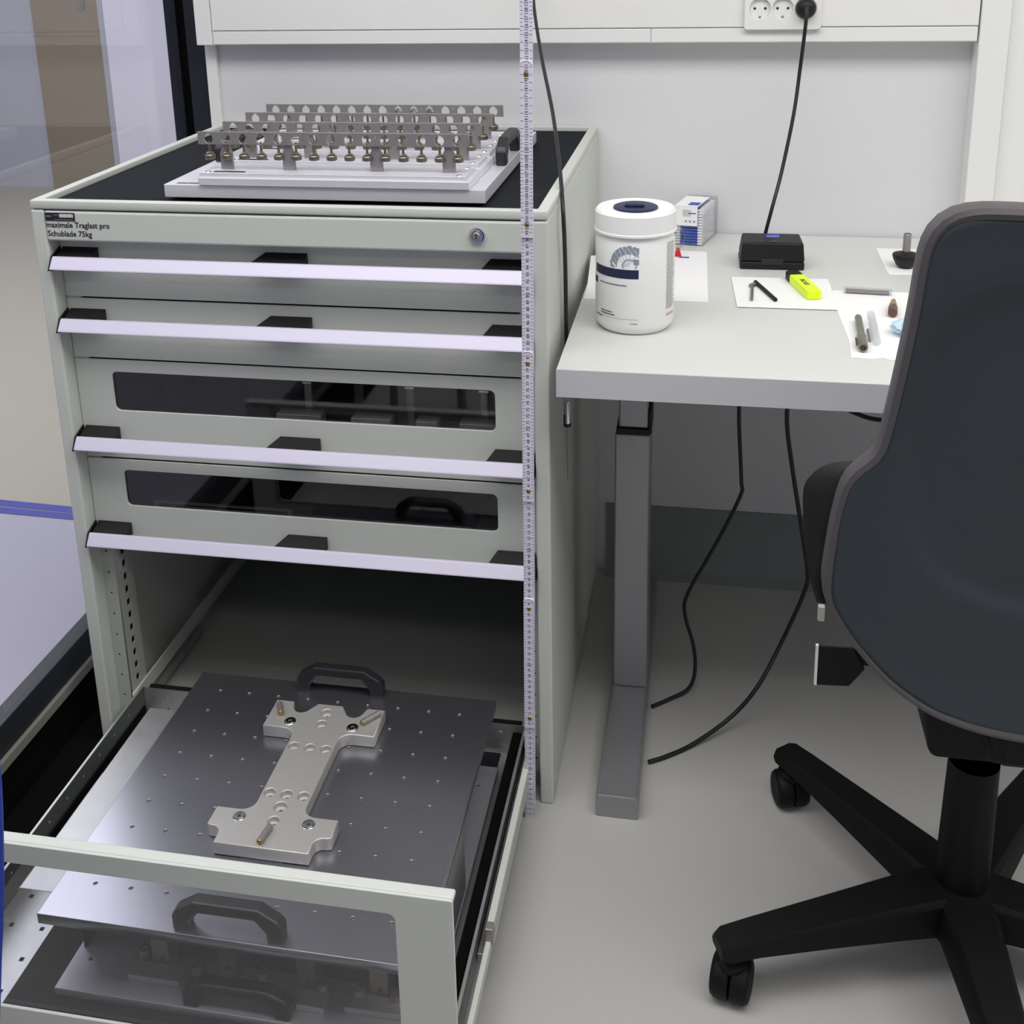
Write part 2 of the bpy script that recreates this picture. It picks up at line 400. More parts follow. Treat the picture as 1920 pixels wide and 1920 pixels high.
# fascia with lock
fa = bx('fascia', 'grey', C, (.0228, CW - .0228, -.0005, .02, .935, .9815), bevel=.003)
bx('inner_header', 'greydark', C, (.022, CW - .022, .034, .05, .918, .983), bevel=0)
bm = bmesh.new(); lathe(bm, (.695, -.0005, .9605), [(0, -.0065), (.008, -.0065), (.0085, -.004), (.0112, -.0042), (.0122, -.003), (.0128, 0)], 32, Vector((0, 1, 0)))
lk = finish(bm, 'lock', 'chrome', C, 0, True)
bm = bmesh.new(); lathe(bm, (.695, -.0068, .961), [(0, -.0018), (.0045, -.0018), (.006, 0)], 20, Vector((0, 1, 0))); finish(bm, 'lock_cylinder', 'steel', lk, 0, True)
bx('keyhole', 'ink', lk, (.6943, .6957, -.0092, -.0085, .9575, .9645), bevel=0)
# printed sticker
st = bx('barcode_label', 'ink', C, (.0245, .0735, -.0012, -.0006, .9665, .9795), bevel=0)
bars = [(.0262, .0345, -.0014, -.0012, .9732, .9745), (.0385, .0465, -.0014, -.0012, .9755, .9762), (.040, .0705, -.0014, -.0012, .9683, .9688)]
bx('label_print', 'greyprint', st, *bars, bevel=0)
bm = bmesh.new(); x = .0482
while x < .071:
    w = random.choice((.0004, .0006, .0009)); box(bm, x, x + w, -.0014, -.0012, .9722, .9778); x += w + random.choice((.0003, .0005))
finish(bm, 'barcode', 'paper', st)
joinmeshes('lettering', [txt_mesh('maximale Traglast pro', .0125, FRONT(.0243, -.0008, .9563), .104, .0002), txt_mesh('Schublade 75kg', .0125, FRONT(.0252, -.0008, .9425), .073, .0002)], 'ink', C)
# perforated uprights inside, left and right
for s in (0, 1):
    X = lambda v: v if s == 0 else CW - v
    a, b = sorted((X(.0222), X(.046)))
    slab('upright', 'greydark', C, [(a, .035), (b, .035), (b, .92), (a, .92)], [circ(X(.033), .06 + .0405 * i, .0022, 8) for i in range(9)], .002, FRONT(0, .034, 0))
    a, b = sorted((X(.046), X(.048)))
    fr = frame((a, 0, 0), (0, 1, 0), (0, 0, 1))
    slab('upright', 'greydark', C, [(.034, .035), (.085, .035), (.085, .92), (.034, .92)], [rrect(.052, .063, .09 + .0251 * i, .103 + .0251 * i, .0015, 1) for i in range(13)] + [circ(.044, .084 + .0251 * i, .0012, 6) for i in range(13)], .002, fr)
    a, b = sorted((X(.0225), X(.0455)))
    bx('upright_web', 'blacksurf', C, (a, b, .0375, .082, .035, .92), bevel=0)
# runners left and right (fixed) for the lowest drawer
bx('runner', 'grey', C, (.0485, .0528, .03, .70, .078, .106), bevel=.001)
bx('runner', 'grey', C, (CW - .0528, CW - .0485, .03, .70, .078, .106), bevel=.001)

PX0, PX1 = .0228, CW - .0228          # drawer fronts
def handle(zb, dr, Y=0.0, name='handle_bar'):
    # aluminium grip: tilted bright front, lip below
    z = zb
    sec = [(-.008, -.0005), (-.0115, .0008), (-.0105, .0028), (.0008, .0178), (.004, .0185), (.006, .0165), (-.005, .0015), (-.0045, -.0005)]
    bm = bmesh.new(); prism(bm, sec, (PX0 + .003, Y, z), (0, 1, 0), (0, 0, 1), (PX1 - PX0 - .006, 0, 0))
    h = finish(bm, name, 'alubar', dr, .0006)
    for (b0, b1, t0, t1) in ((.0285, .0895, .0285, .088), (.345, .430, .3625, .4285), (CW - .100, CW - .0285, CW - .088, CW - .0285)):
        bm = bmesh.new()
        lo = [(b0, Y + .0035), (b1, Y + .0035), (t1, Y + .0295), (t0, Y + .0295)]
        a = [bm.verts.new((x, y, z + (.012 if k < 2 else .006))) for k, (x, y) in enumerate(lo)]
        b = [bm.verts.new((x, y, z + (.0165 if k < 2 else .0275))) for k, (x, y) in enumerate(lo)]
        bm.faces.new(a[::-1]); bm.faces.new(b)
        for i in range(4): bm.faces.new((a[i], a[(i + 1) % 4], b[(i + 1) % 4], b[i]))
        finish(bm, 'handle_bracket', 'black', dr, .0006)
    for xa, xb in ((PX0 + .0005, PX0 + .0029), (PX1 - .0029, PX1 - .0005)):
        bm = bmesh.new(); prism(bm, [(-.0125, -.001), (.001, .0190), (.028, .028), (.028, -.008), (.0, -.004)], (xa, Y, z), (0, 1, 0), (0, 0, 1), (xb - xa, 0, 0))
        finish(bm, 'handle_end_cap', 'black', dr)

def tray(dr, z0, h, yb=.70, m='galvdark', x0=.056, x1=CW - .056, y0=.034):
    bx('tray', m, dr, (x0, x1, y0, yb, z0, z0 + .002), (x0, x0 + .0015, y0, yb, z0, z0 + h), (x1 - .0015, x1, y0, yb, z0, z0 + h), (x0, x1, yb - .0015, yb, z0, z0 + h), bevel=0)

def dfront(name, z0, z1, win=None, Y=.03, parent=C):
    if win:
        o = slab(name, 'grey', parent, rrect(PX0, PX1, z0, z1, .002, 2), [rrect(.0845, .709, win[0], win[1], .009)], .004, FRONT(0, Y + .004, 0), .0008)
        bx('window_pane', 'pane', o, (.0765, .717, Y + .0045, Y + .0075, win[0] - .006, win[1] + .006), bevel=0)
    else: o = bx(name, 'grey', parent, (PX0, PX1, Y, Y + .004, z0, z1), bevel=.0008)
    return o
for zz in (.835, .733, .559): bx('gap_shade', 'blacksurf', C, (PX0, PX1, .0345, .04, zz - .006, zz + .006), bevel=0)  # black strips added behind the drawer gaps in place of their shade
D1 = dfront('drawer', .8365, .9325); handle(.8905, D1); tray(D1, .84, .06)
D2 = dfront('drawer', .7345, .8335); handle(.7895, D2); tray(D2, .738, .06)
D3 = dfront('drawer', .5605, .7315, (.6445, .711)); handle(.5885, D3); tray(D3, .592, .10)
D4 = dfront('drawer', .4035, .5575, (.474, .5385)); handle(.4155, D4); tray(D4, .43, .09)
# ---- the open drawer
E = .60
D5 = dfront('drawer', .085, .395, (.1515, .3675), Y=-E)
bx('front_edge', 'grey', D5, (PX0, PX1, -E + .0042, -E + .018, .3885, .3948), bevel=.002)
handle(.0985, D5, -E - .03)
SX0, SX1 = .0545, CW - .0545
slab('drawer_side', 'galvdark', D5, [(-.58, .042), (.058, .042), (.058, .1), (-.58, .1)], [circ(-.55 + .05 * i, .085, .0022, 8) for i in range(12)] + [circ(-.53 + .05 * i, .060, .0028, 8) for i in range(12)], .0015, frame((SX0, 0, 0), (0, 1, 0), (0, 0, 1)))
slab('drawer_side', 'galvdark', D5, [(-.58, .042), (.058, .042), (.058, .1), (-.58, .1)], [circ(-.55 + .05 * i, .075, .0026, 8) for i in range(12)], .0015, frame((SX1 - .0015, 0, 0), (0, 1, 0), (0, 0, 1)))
for xx in (SX0 - .003, SX1 - .0015): bx('side_flange', 'galv', D5, xx, xx + .0045, -.58, .058, .1002, .102, bevel=.0005)
slab('drawer_back', 'galv', D5, [(SX0 + .002, .042), (SX1 - .002, .042), (SX1 - .002, .100), (SX0 + .002, .100)],
     [rrect(x - .0025, x + .0025, z - .0025, z + .0025, .0003, 1) for x in (.10, .145, .19, .6, .65, .7) for z in (.085, .06)], .0015, FRONT(0, .058, 0))
bx('back_flange', 'black', D5, (SX0 + .012, SX1 - .006, .0585, .066, .0975, .1025), bevel=.0005)
slab('drawer_floor', 'galv', D5, [(SX0 + .0015, -.585), (SX1 - .0015, -.585), (SX1 - .0015, .056), (SX0 + .0015, .056)],
     [rrect(x - .0032, x + .0032, y - .0032, y + .0032, .0003, 1) for x in (.08, .127, .715) for y in [-.548 + .05 * i for i in range(12)]], .0015, TOP(0, 0, .043))
bx('floor_underside', 'blacksurf', D5, (SX0 + .0015, SX1 - .0015, -.585, .056, .040, .0425), bevel=0)
# angle brackets carrying the upper plate
for xa, xb, s in ((.148, .215, 1), (.64, .703, -1)):
    bm = bmesh.new(); box(bm, xa, xb, -.455, -.085, .1735, .1750)
    xi = xa if s > 0 else xb
    box(bm, xi - .001, xi + .001, -.45, -.25, .046, .1735) if s < 0 else box(bm, .212, .2145, -.44, -.1, .1335, .1735)
    finish(bm, 'shelf_bracket', 'galv', D5, .001)
bm = bmesh.new(); prism(bm, [(-.455, .0), (-.448, -.012), (-.24, -.012), (-.238, 0), (-.085, 0)], (.1475, 0, .1745), (0, 1, 0), (.75, 0, 1), (.0012, 0, 0)); finish(bm, 'bracket_lip', 'galv', D5)
bx('bracket_foot', 'black', D5, (.212, .2145, -.43, -.1, .046, .1333), bevel=0)
bx('side_shade', 'blacksurf', D5, (SX0 + .0016, SX0 + .005, -.30, .052, .0448, .066), bevel=.0005)  # black strips added low along the drawer sides in place of shade
bx('side_shade', 'blacksurf', D5, (SX1 - .02, SX1 - .0016, -.575, .052, .0448, .090), bevel=.0005)
# telescopic runners on both sides
for s in (0, 1):
    X = lambda a, b: (a, b) if s == 0 else (CW - b, CW - a)
    bx('runner_middle', 'galv', D5, (*X(.044, .0535), -.36, .30, .050, .066), bevel=.001)
    zr = .098 if s else .069
    bx('runner_outer', 'grey', D5, (*X(.034, .0435), -.34, .03, zr - .034, zr), bevel=.001)
    bx('runner_groove', 'steel', D5, (*X(.0337, .0341), -.34, .03, zr - .020, zr - .0175), bevel=0)
    bx('runner_inner', 'grey', D5, (*X(.036, .0432), -.575, -.345, zr - .036, zr - .018), bevel=.001)
    bx('runner_clip', 'steel', D5, (*X(.033, .044), -.352, -.338, zr - .022, zr + .002), bevel=.001)

# ================================================================== mats
def mat_plate(name, x0, x1, y0, y1, z0, z1, label):
    o = bx(name, 'rubber', None, (x0, x1, y0, y1, z0, z1), bevel=.001)
    return tag(o, label, 'mat')
o = bx('rubber_mat', 'rubber', None, (.0175, CW - .0175, .0175, CD - .0175, .986, .9895), bevel=.0005)
tag(o, 'black ribbed rubber mat lying in the cabinet top', 'mat')
o = bx('rubber_mat', 'rubber', None, (.142, .70, -.575, .05, .0447, .0477), bevel=.0005)
tag(o, 'black rubber mat on the floor of the open drawer', 'mat')

# ================================================================== grip handle (part builder)
def grip(parent, p, along, up=Vector((0, 0, 1)), L=.145, H=.045, w=.018, m='blackg'):
    """bridge handle: outline in (along, up), thickness w"""
    along = Vector(along).normalized(); side = along.cross(up)
    p = Vector(p)
    out = [(-L / 2, 0), (-L / 2, .022), (-L / 2 + .006, .030), (-L / 2 + .03, H), (L / 2 - .03, H), (L / 2 - .006, .030), (L / 2, .022), (L / 2, 0), (L / 2 - .022, 0), (L / 2 - .022, .012), (L / 2 - .036, H - .016), (-L / 2 + .036, H - .016), (-L / 2 + .022, .012), (-L / 2 + .022, 0)]
    bm = bmesh.new(); prism(bm, out, p - side * w / 2, along, up, side * w)
    h = finish(bm, 'grip_handle', m, parent, .003)
    for s in (-1, 1):
        c = p + along * s * (L / 2 - .0165) + up * .0335; n = (up * .85 + along * s * .55).normalized()
        bm = bmesh.new(); cyl(bm, c - n * .004, c + n * .0006, .0036, n=14); finish(bm, 'screw', 'chrome', h)
    return h

# ================================================================== jig on the cabinet top
JX0, JY0, JZ = .198, .050, .995
J = thing('clamping_jig', (.448, .30, .99), 'aluminium clamping jig with four rows of perforated bars on the cabinet top', 'jig')
for yy in (.075, .50): bx('foot', 'black', J, .215, .68, yy, yy + .01, .98955, .9949, bevel=0)
bx('base_plate', 'alu', J, (JX0, JX0 + .5, JY0, JY0 + .5, JZ, JZ + .02), bevel=.0008)
ZB = JZ + .02
bx('engraved_label', 'steel', J, (.215, .262, JY0 + .006, JY0 + .016, ZB, ZB + .0003), bevel=0)
joinmeshes('engraving', [txt_mesh('IIII IIII II', .007, TOP(.2165, JY0 + .008, ZB + .0003), .043)], 'ink', J)
rowY = [.078, .173, .267, .361]
XL, XR = .257, .663
rows = []
for k, y in enumerate(rowY):
    # stepped rail below every bar
    bx('rail', 'alu', J, (XL - .0, XR + .012, y - .032, y + .052, ZB + .0003, ZB + .012), (XL - .0, XR + .006, y - .026, y + .046, ZB + .0118, ZB + .019), bevel=.0008)
    bm = bmesh.new()
    for xx in (XL + .012, XR - .004):
        for yy in (y - .02, y + .035): lathe(bm, (xx, yy, ZB + .0188), [(0, .0015), (.0035, .0014), (.0045, 0)], 12)
    finish(bm, 'screw', 'chrome', J, 0, True)
    bx('marking', 'ink', J, (XL + .02, XL + .07, y - .021, y - .013, ZB + .019, ZB + .0193), bevel=0)
    zt0, zt1 = ZB + .058, ZB + .0775
    n = 15; x0 = XL - .008; xw = (XR + .008) - x0; pitch = (xw - .034) / (n - 1)
    holes = []; cx0 = x0 + .017
    for i in range(n):
        c = cx0 + i * pitch; r = .0074; zc = (zt0 + zt1) / 2 - .0008
        holes.append([(c + r * cos(t), zc + r * sin(t)) for t in [rad(140 + 26 * j) for j in range(11)]] + [(c, zc + .0096)])
        if i % 2 == 1: holes.append(circ(c + pitch / 2, zc + .004, .0011, 6))
    slab('perforated_bar', 'steel', J, [(x0, zt0), (x0 + xw, zt0), (x0 + xw, zt1), (x0, zt1)], holes, .004, FRONT(0, y, 0), .0003)
    for i, c in enumerate((cx0 + .9 * pitch, cx0 + 4.5 * pitch, cx0 + 9.45 * pitch, cx0 + 13.45 * pitch)):
        bm = bmesh.new()
        prism(bm, [(-.0095, 0), (.0095, 0), (.0095, .026), (.006, .033), (.006, .044), (-.006, .044), (-.006, .033), (-.0095, .026)], (c, y, ZB + .019), (1, 0, 0), (0, 0, 1), (0, .006, 0))
        finish(bm, 'support_post', 'steel', J, .0005)
    if k == 0:
        bm = bmesh.new(); c = cx0
        cyl(bm, (c, y - .002, zt0 + .004), (c, y - .002, zt0 - .012), .0019, n=10)
        lathe(bm, (c, y - .002, zt0 - .0225), [(0, 0), (.0070, 0), (.0080, .001), (.0080, .0062), (.0070, .0075), (.0054, .0075), (.0054, .0095), (.0026, .0115), (0, .0115)], 24)
        knob0 = finish(bm, 'knurled_screw', 'drum', J, 0, False)
    for i in range(n):
        if k == 0 and i == 0: continue
        cp = knob0.copy(); COL.objects.link(cp); cp.matrix_basis = Matrix.Translation((i * pitch, y - rowY[0], 0)) @ knob0.matrix_basis
    if k == 3:
        for i in (8, 9, 10):
            bm = bmesh.new(); lathe(bm, (cx0 + i * pitch, y + .001, zt1 - .011), [(0, -.008), (.0042, -.008), (.0058, -.006), (.0058, .002), (0, .002)], 16, Vector((0, 1, 0))); finish(bm, 'inserted_pin', 'chrome', J, 0, True)
grip(J, (.6895, .30, ZB), (0, 1, 0), L=.15, H=.042, w=.017)
grip(J, (.213, .30, ZB), (0, 1, 0), L=.15, H=.042, w=.017)

# ================================================================== upper plate in the open drawer
ZP = .1914; P0X, P0Y = .2054, -.5045
P = thing('mounting_plate', (.455, -.25, ZP - .015), 'drilled aluminium mounting plate with two black handles, upper level of open drawer', 'plate')
hx, hy = .2548, -.0475
slab('drilled_plate', 'plate', P, [(P0X, P0Y), (P0X + .5, P0Y), (P0X + .5, P0Y + .5), (P0X, P0Y + .5)], [circ(hx + .05 * i, hy - .05 * j, .0027, 10) for i in range(9) for j in range(9)], .0155, TOP(0, 0, ZP - .0155), .0006)
bm = bmesh.new()
for i in range(9):
    for j in range(9):
        lathe(bm, (hx + .05 * i, hy - .05 * j, ZP - .0035), [(0, 0), (.0018, .0002), (.0027, .0028)], 8)
o = finish(bm, 'threaded_inserts', 'steel', P, 0, True); o['kind'] = 'stuff'
grip(P, (.46, P0Y + .014, ZP), (1, 0, 0))
grip(P, (.452, P0Y + .486, ZP), (1, 0, 0))

# H-shaped bracket lying on it
B = thing('adapter_bracket', (.455, -.23, ZP), 'thick I-shaped aluminium bracket screwed onto the drilled plate', 'bracket')
bc = .4555
def arc(cx, cy, r, a0, a1, k=7): return [(cx + r * cos(rad(a0 + (a1 - a0) * i / k)), cy + r * sin(rad(a0 + (a1 - a0) * i / k))) for i in range(k + 1)]
half = []
# right half outline from top centre clockwise (x offset from centre, y)
out = [(.0, -.080), (.020, -.080)] + arc(.0425, -.0905, .0135, 205, 335, 6)[0:] + [(.060, -.080), (.0885, -.080), (.0885, -.142), (.055, -.142)] + arc(.0545, -.160, .018, 90, 180, 5) + [(.0365, -.285)] + arc(.0545, -.295, .018, 180, 270, 5) + \
      [(.0885, -.313), (.0885, -.346)] + arc(.0795, -.3605, .0125, 80, 185, 5) + [(.0665, -.377), (-.0665, -.377)] + arc(-.0795, -.3605, .0125, -5, 100, 5) + [(-.0885, -.3465), (-.0885, -.313)] + \
      arc(-.0545, -.295, .018, 270, 360, 5) + [(-.0365, -.18)] + arc(-.0545, -.160, .018, 0, 90, 5) + [(-.0885, -.142), (-.0885, -.080), (-.060, -.080)] + arc(-.0425, -.0905, .0135, 205, 335, 6) + [(-.020, -.080)]
out = [(bc + x, y) for x, y in out]
deep = [(0, -.1, .0098), (0, -.126, .0090), (-.025, -.1795, .0085), (0, -.1795, .0085), (.025, -.1795, .0085), (-.025, -.277, .0088), (0, -.277, .0088), (.025, -.277, .0088), (0, -.301, .0098), (0, -.328, .0088)]
slab('bracket_body', 'matte_alu', B, out, [circ(bc + x, y, r * .92, 22) for x, y, r in deep], .0195, TOP(0, 0, ZP + .0008), .0012)
for x, y, r in deep:
    bm = bmesh.new(); lathe(bm, (bc + x, y, ZP + .0008), [(.003, .001), (.0034, .011), (r * .9, .0115), (r * .92, .0118)], 20)
    finish(bm, 'counterbore', 'matte_alu', B, 0, True)
for i, (x, y) in enumerate(((-.05, -.1265), (.05, -.1265), (-.05, -.3265), (.05, -.3265))):
    bm = bmesh.new(); lathe(bm, (bc + x, y, ZP + .0203), [(0, -.0005), (.0028, -.0005), (.0032, .0012), (.0066, .0012), (.0072, .0006), (.0074, .0002), (.0088, .0003), (.0092, 0)], 24)
    s = finish(bm, 'socket_screw', 'chrome', B, 0, True)
    bm = bmesh.new(); cyl(bm, (bc + x, y, ZP + .0199), (bc + x, y, ZP + .0206), .0026, n=6); finish(bm, 'hex_recess', 'ink', s)
for (xa, ya), (xb, yb) in (((.3765, -.094), (.387, -.116)), ((.5385, -.0925), (.5185, -.119)), ((.457, -.342), (.4525, -.371))):
    a, b = Vector((xa, ya, ZP + .0245)), Vector((xb, yb, ZP + .0245)); d = (b - a).normalized()
    bm = bmesh.new(); cyl(bm, a, b, .0045, n=18); q = finish(bm, 'dowel_pin', 'steel', B, .0006, True)
    bm = bmesh.new(); lathe(bm, b + d * .0001, [(.0040, 0), (.0034, .0012), (0, .0014)], 16, d); finish(bm, 'pin_tip', 'brass', q, 0, True)
for d in ((bc - .066, bc - .03, -.3768, -.37), (bc + .03, bc + .0660, -.3768, -.36), (bc + .07, bc + .088, -.12, -.09)): bx('rubber_pad', 'blacksurf', B, *d, ZP + .0001, ZP + .0009, bevel=0)

# ================================================================== lower plate with fixtures
L2 = thing('mounting_plate', (.455, -.25, .048), 'aluminium plate with clamps and black handle, beneath the drilled plate', 'plate')
zl = .0605
slab('lower_plate', 'plate2', L2, [(.205, -.494), (.705, -.494), (.705, .0), (.205, .0)], [circ(.230 + .15 * i, -.445 + .2 * j, .003, 10) for i in range(4) for j in range(3)], .0125, TOP(0, 0, .048), .0006)
grip(L2, (.4565, -.4835, zl), (1, 0, 0), H=.040)
for (xa, xb, ya) in ((.296, .368, -.468), (.530, .567, -.475), (.592, .672, -.468)):
    bx('base_strip', 'matte_alu', L2, (xa, xb, ya, ya + .024, zl, zl + .009), bevel=.001)
for xx in (.331, .425, .533, .631):
    bm = bmesh.new(); prism(bm, [(-.012, 0), (.012, 0), (.012, .085), (-.012, .085)], (xx, -.442, zl), (1, 0, 0), (0, 0, 1), (0, .008, 0)); q = finish(bm, 'upright_plate', 'warmsteel', L2, .0008)
    bm = bmesh.new(); cyl(bm, (xx + .002, -.4425, zl + .015), (xx + .002, -.4419, zl + .015), .003, n=12); finish(bm, 'screw', 'ink', q)
for xa, xb in ((.345, .41), (.44, .518), (.548, .617), (.645, .69)):
    bx('clamp_block', 'navy' if xa < .5 else 'navyframe', L2, (xa, xb, -.425, -.36, zl, zl + .07), bevel=.003)
for xx, yy in ((.303, -.432), (.384, -.445), (.472, -.44), (.556, -.445), (.604, -.445), (.655, -.445), (.688, -.44)):
    bm = bmesh.new(); lathe(bm, (xx, yy, zl), [(.008, 0), (.008, .014), (.0065, .0165), (.004, .0165), (.004, .012), (0, .012)], 22); finish(bm, 'cap_screw', 'steel', L2, 0, True)

# contents of the two closed glazed drawers
F3 = thing('test_fixture', (.5, .08, .594), 'aluminium fixture blocks with upright pins behind the upper glazed drawer front', 'fixture')
bx('fixture_plate', 'steel', F3, (.30, .73, .05, .30, .5945, .606), bevel=.001)
for xa, xb in ((.345, .42), (.47, .535), (.575, .61), (.645, .72)):
    bx('foot_block', 'matte_alu', F3, (xa, xb, .060, .085, .606, .640), bevel=.001)
for xx in (.39, .56, .68):
    bx('upright_pin', 'steel', F3, (xx - .006, xx + .006, .09, .10, .606, .683), bevel=.001); bx('pin_head', 'chrome', F3, (xx - .0075, xx + .0075, .087, .103, .683, .686), bevel=0)
F4 = thing('base_plate', (.5, .2, .435), 'dark plate with a grip handle behind the lower glazed drawer front', 'plate')
bx('plate_body', 'navyframe', F4, (.14, .66, .06, .55, .4325, .445), bevel=.001); grip(F4, (.60, .085, .445), (1, 0, 0), L=.12, H=.055)
bx('edge_strip', 'steel', F4, (.12, .36, .052, .0585, .470, .472), (.12, .125, .052, .0585, .4325, .470), (.355, .36, .052, .0585, .4325, .470), bevel=0)

# ================================================================== folding rule
RU = thing('folding_rule', (.7633, -.031, 0), 'white folding rule standing upright in front of the cabinet', 'folding rule')
def rp(z, off=0): return Vector((.7633 + .01725 * z, -.0338 - .04666 * z - off, z))
ax = (rp(1) - rp(0)).normalized(); rxv = Vector((1, 0, -.01725)).normalized(); ryv = ax.cross(rxv)
if ryv.y > 0: ryv = -ryv
joints = [-.0, .218, .418, .618, .818, 1.018, 1.218, 1.40]
lows = [0, .182, .382, .582, .782, .982, 1.182]
for i in range(7):
    off = .0032 * (i % 2)
    a = rp(lows[i]) + ryv * off; b = rp(joints[i + 1]) + ryv * off; Lg = (b - a).length; w = .0082
    bm = bmesh.new()
    prof = [(-w, 0), (w, 0), (w, Lg - .006)] + [(w * cos(t), Lg - .006 + .006 * sin(t)) for t in [rad(20 * k) for k in range(1, 9)]] + [(-w, Lg - .006)]
    prism(bm, prof, a, rxv, ax, ryv * .0028); finish(bm, 'rule_segment', 'ruler', RU, .0003)
for i in range(6):
    off = .0032 * (i % 2) + .0030; c = rp(joints[i + 1]) + ryv * off; bm = bmesh.new()
    tube(bm, [c - ax * .0062 + rxv * .0081 * cos(t) + ax * .006 * sin(t) for t in [rad(10 + 16 * k) for k in range(11)]], .0006, 6); finish(bm, 'segment_end', 'canister', RU, 0, True)
for z in (.2, .4, .6, .8, 1.0, 1.2):
    c = rp(z) + ryv * .006; bm = bmesh.new(); lathe(bm, c, [(.0032, 0), (.0026, .0008), (0, .001)], 14, ryv); finish(bm, 'rivet', 'brass', RU, 0, True)
ms = []; bm = bmesh.new()
for c in range(1, 132):
    z = c / 100; i = max(k for k in range(7) if lows[k] <= z + .0001)
    j = [k for k in range(7) if lows[k] <= z <= joints[k + 1]]
    off = max(.0032 * (k % 2) for k in j)
    p = rp(z) + ryv * (off + .0029)
    big = c % 10 == 0; sz = .0082 if big else .0062
    s = str(c)
    mw = frame(p + rxv * (sz * .36) - ax * (sz * .3 * len(s)), ax, -rxv)
    ms.append(txt_mesh(s, sz, mw))
    for q in range(10):
        zz = z + q * .001
        if abs(zz * 1000 % 5) < .01 or q == 0:
            ln = .0042 if q == 0 else .0028
            for sx in (-1, 1):
                c0 = rp(zz) + ryv * (off + .0029); x0, x1 = sx * .0079, sx * (.0079 - ln)
                prism(bm, [(min(x0, x1), 0), (max(x0, x1), 0), (max(x0, x1), .0004), (min(x0, x1), .0004)], c0, rxv, ax, ryv * .0001)
me = bpy.data.meshes.new('ticks'); bm.to_mesh(me); bm.free(); ms.append(me)
joinmeshes('scale_print', ms, 'ink', RU)

# ================================================================== desk
K2 = thing('standing_desk', (1.6, .34, 0), 'white height-adjustable desk with shaded front edge and square steel legs', 'desk')
DX0, DX1, DY0, DY1 = .8126, 2.41, -.0482, .7245
bx('tabletop', 'desk', K2, (DX0 + .0005, DX1, DY0 + .0012, DY1, ZD - .042, ZD), bevel=.0008)
bx('front_edge_strip', 'edge', K2, (DX0, DX1, DY0, DY0 + .0011, ZD - .0422, ZD - .0004), bevel=.0003)
for lx in (.9, 2.32):
    lo = bx('leg_outer_tube', 'legsteel', K2, (lx - .0295, lx + .031, .268, .348, .041, .542), bevel=.003)
    bx('leg_inner_tube', 'legsteel', K2, (lx - .0235, lx + .0265, .274, .342, .552, ZD - .043), bevel=.003)
    bx('leg_collar', 'black', K2, (lx - .0275, lx + .0295, .270, .346, .5425, .5515), (lx + .0268, lx + .0325, .274, .342, .5425, .585), bevel=.0005)
    bm = bmesh.new(); cyl(bm, (lx, .2685, .531), (lx, .267, .531), .0026, n=12); finish(bm, 'screw', 'steel', K2)
    bm = bmesh.new(); prism(bm, rrect(-.034, .034, 0, .0405, .006, 4), (lx + .0, -.014, .0005), (1, 0, 0), (0, 0, 1), (0, .665, 0)); finish(bm, 'foot_rail', 'legsteel', K2, .001)
bx('cross_beam', 'galv', K2, (.94, 2.29, .30, .33, ZD - .09, ZD - .043), bevel=.002)

# ================================================================== things on the desk
CC = Vector((.9085, .158, ZD)); CR = .0605
ztop = at(1190, 388, 1, .158).z
Hc = ztop - ZD
V = thing('wipes_canister', CC, 'large white cylindrical wipes canister with blue flip cap on the desk', 'canister')
bm = bmesh.new(); lathe(bm, CC, [(0, 0), (.052, 0), (.0575, .006), (CR, .014), (CR, Hc - .046), (CR - .0025, Hc - .040), (CR - .0025, Hc - .033), (0, Hc - .033)], 64); finish(bm, 'body', 'canister', V, 0, True)
bm = bmesh.new(); lathe(bm, CC, [(CR - .002, Hc - .034), (CR + .0022, Hc - .034), (CR + .0022, Hc - .031), (CR + .001, Hc - .030), (CR + .0005, Hc - .004), (CR - .003, Hc), (CR - .007, Hc - .0002), (CR - .009, Hc - .002), (0, Hc - .002)], 64); finish(bm, 'lid', 'canister', V, 0, True)
bm = bmesh.new(); lathe(bm, CC, [(0, Hc + .002), (.030, Hc + .002), (.0335, Hc + .0005), (.034, Hc - .002)], 48); cp = finish(bm, 'flip_cap', 'navy', V, 0, True)
bx('cap_tab', 'navy', cp, (CC.x - .016, CC.x + .014, CC.y - .014, CC.y + .004, CC.z + Hc + .001, CC.z + Hc + .007), bevel=.002)
# prints wrapped round the canister; u = arc length from the camera-facing line, v = height
th0 = math.atan2(CAM.y - CC.y, CAM.x - CC.x)
def wrap(bm, poly, r=CR + .0004):
    vs = []
    for u, v in poly:
        t = th0 + u / CR; vs.append(bm.verts.new((CC.x + r * cos(t), CC.y + r * sin(t), CC.z + v)))
    try: bm.faces.new(vs)
    except ValueError: pass
def wrect(bm, u0, u1, v0, v1, r=CR + .0004, k=None):
    n = k or max(1, int(abs(u1 - u0) / .004))
    for i in range(n):
        a, b = u0 + (u1 - u0) * i / n, u0 + (u1 - u0) * (i + 1) / n; wrap(bm, [(a, v0), (b, v0), (b, v1), (a, v1)], r)
bm = bmesh.new(); wrect(bm, -.077, .0055, .0905, .1045); finish(bm, 'navy_band', 'navy', V)
gc, gv, gr = -.0005, .1065, .034        # globe graphic, right half cut off at the label edge
bm = bmesh.new(); g0 = gc - .008; ce = .0016
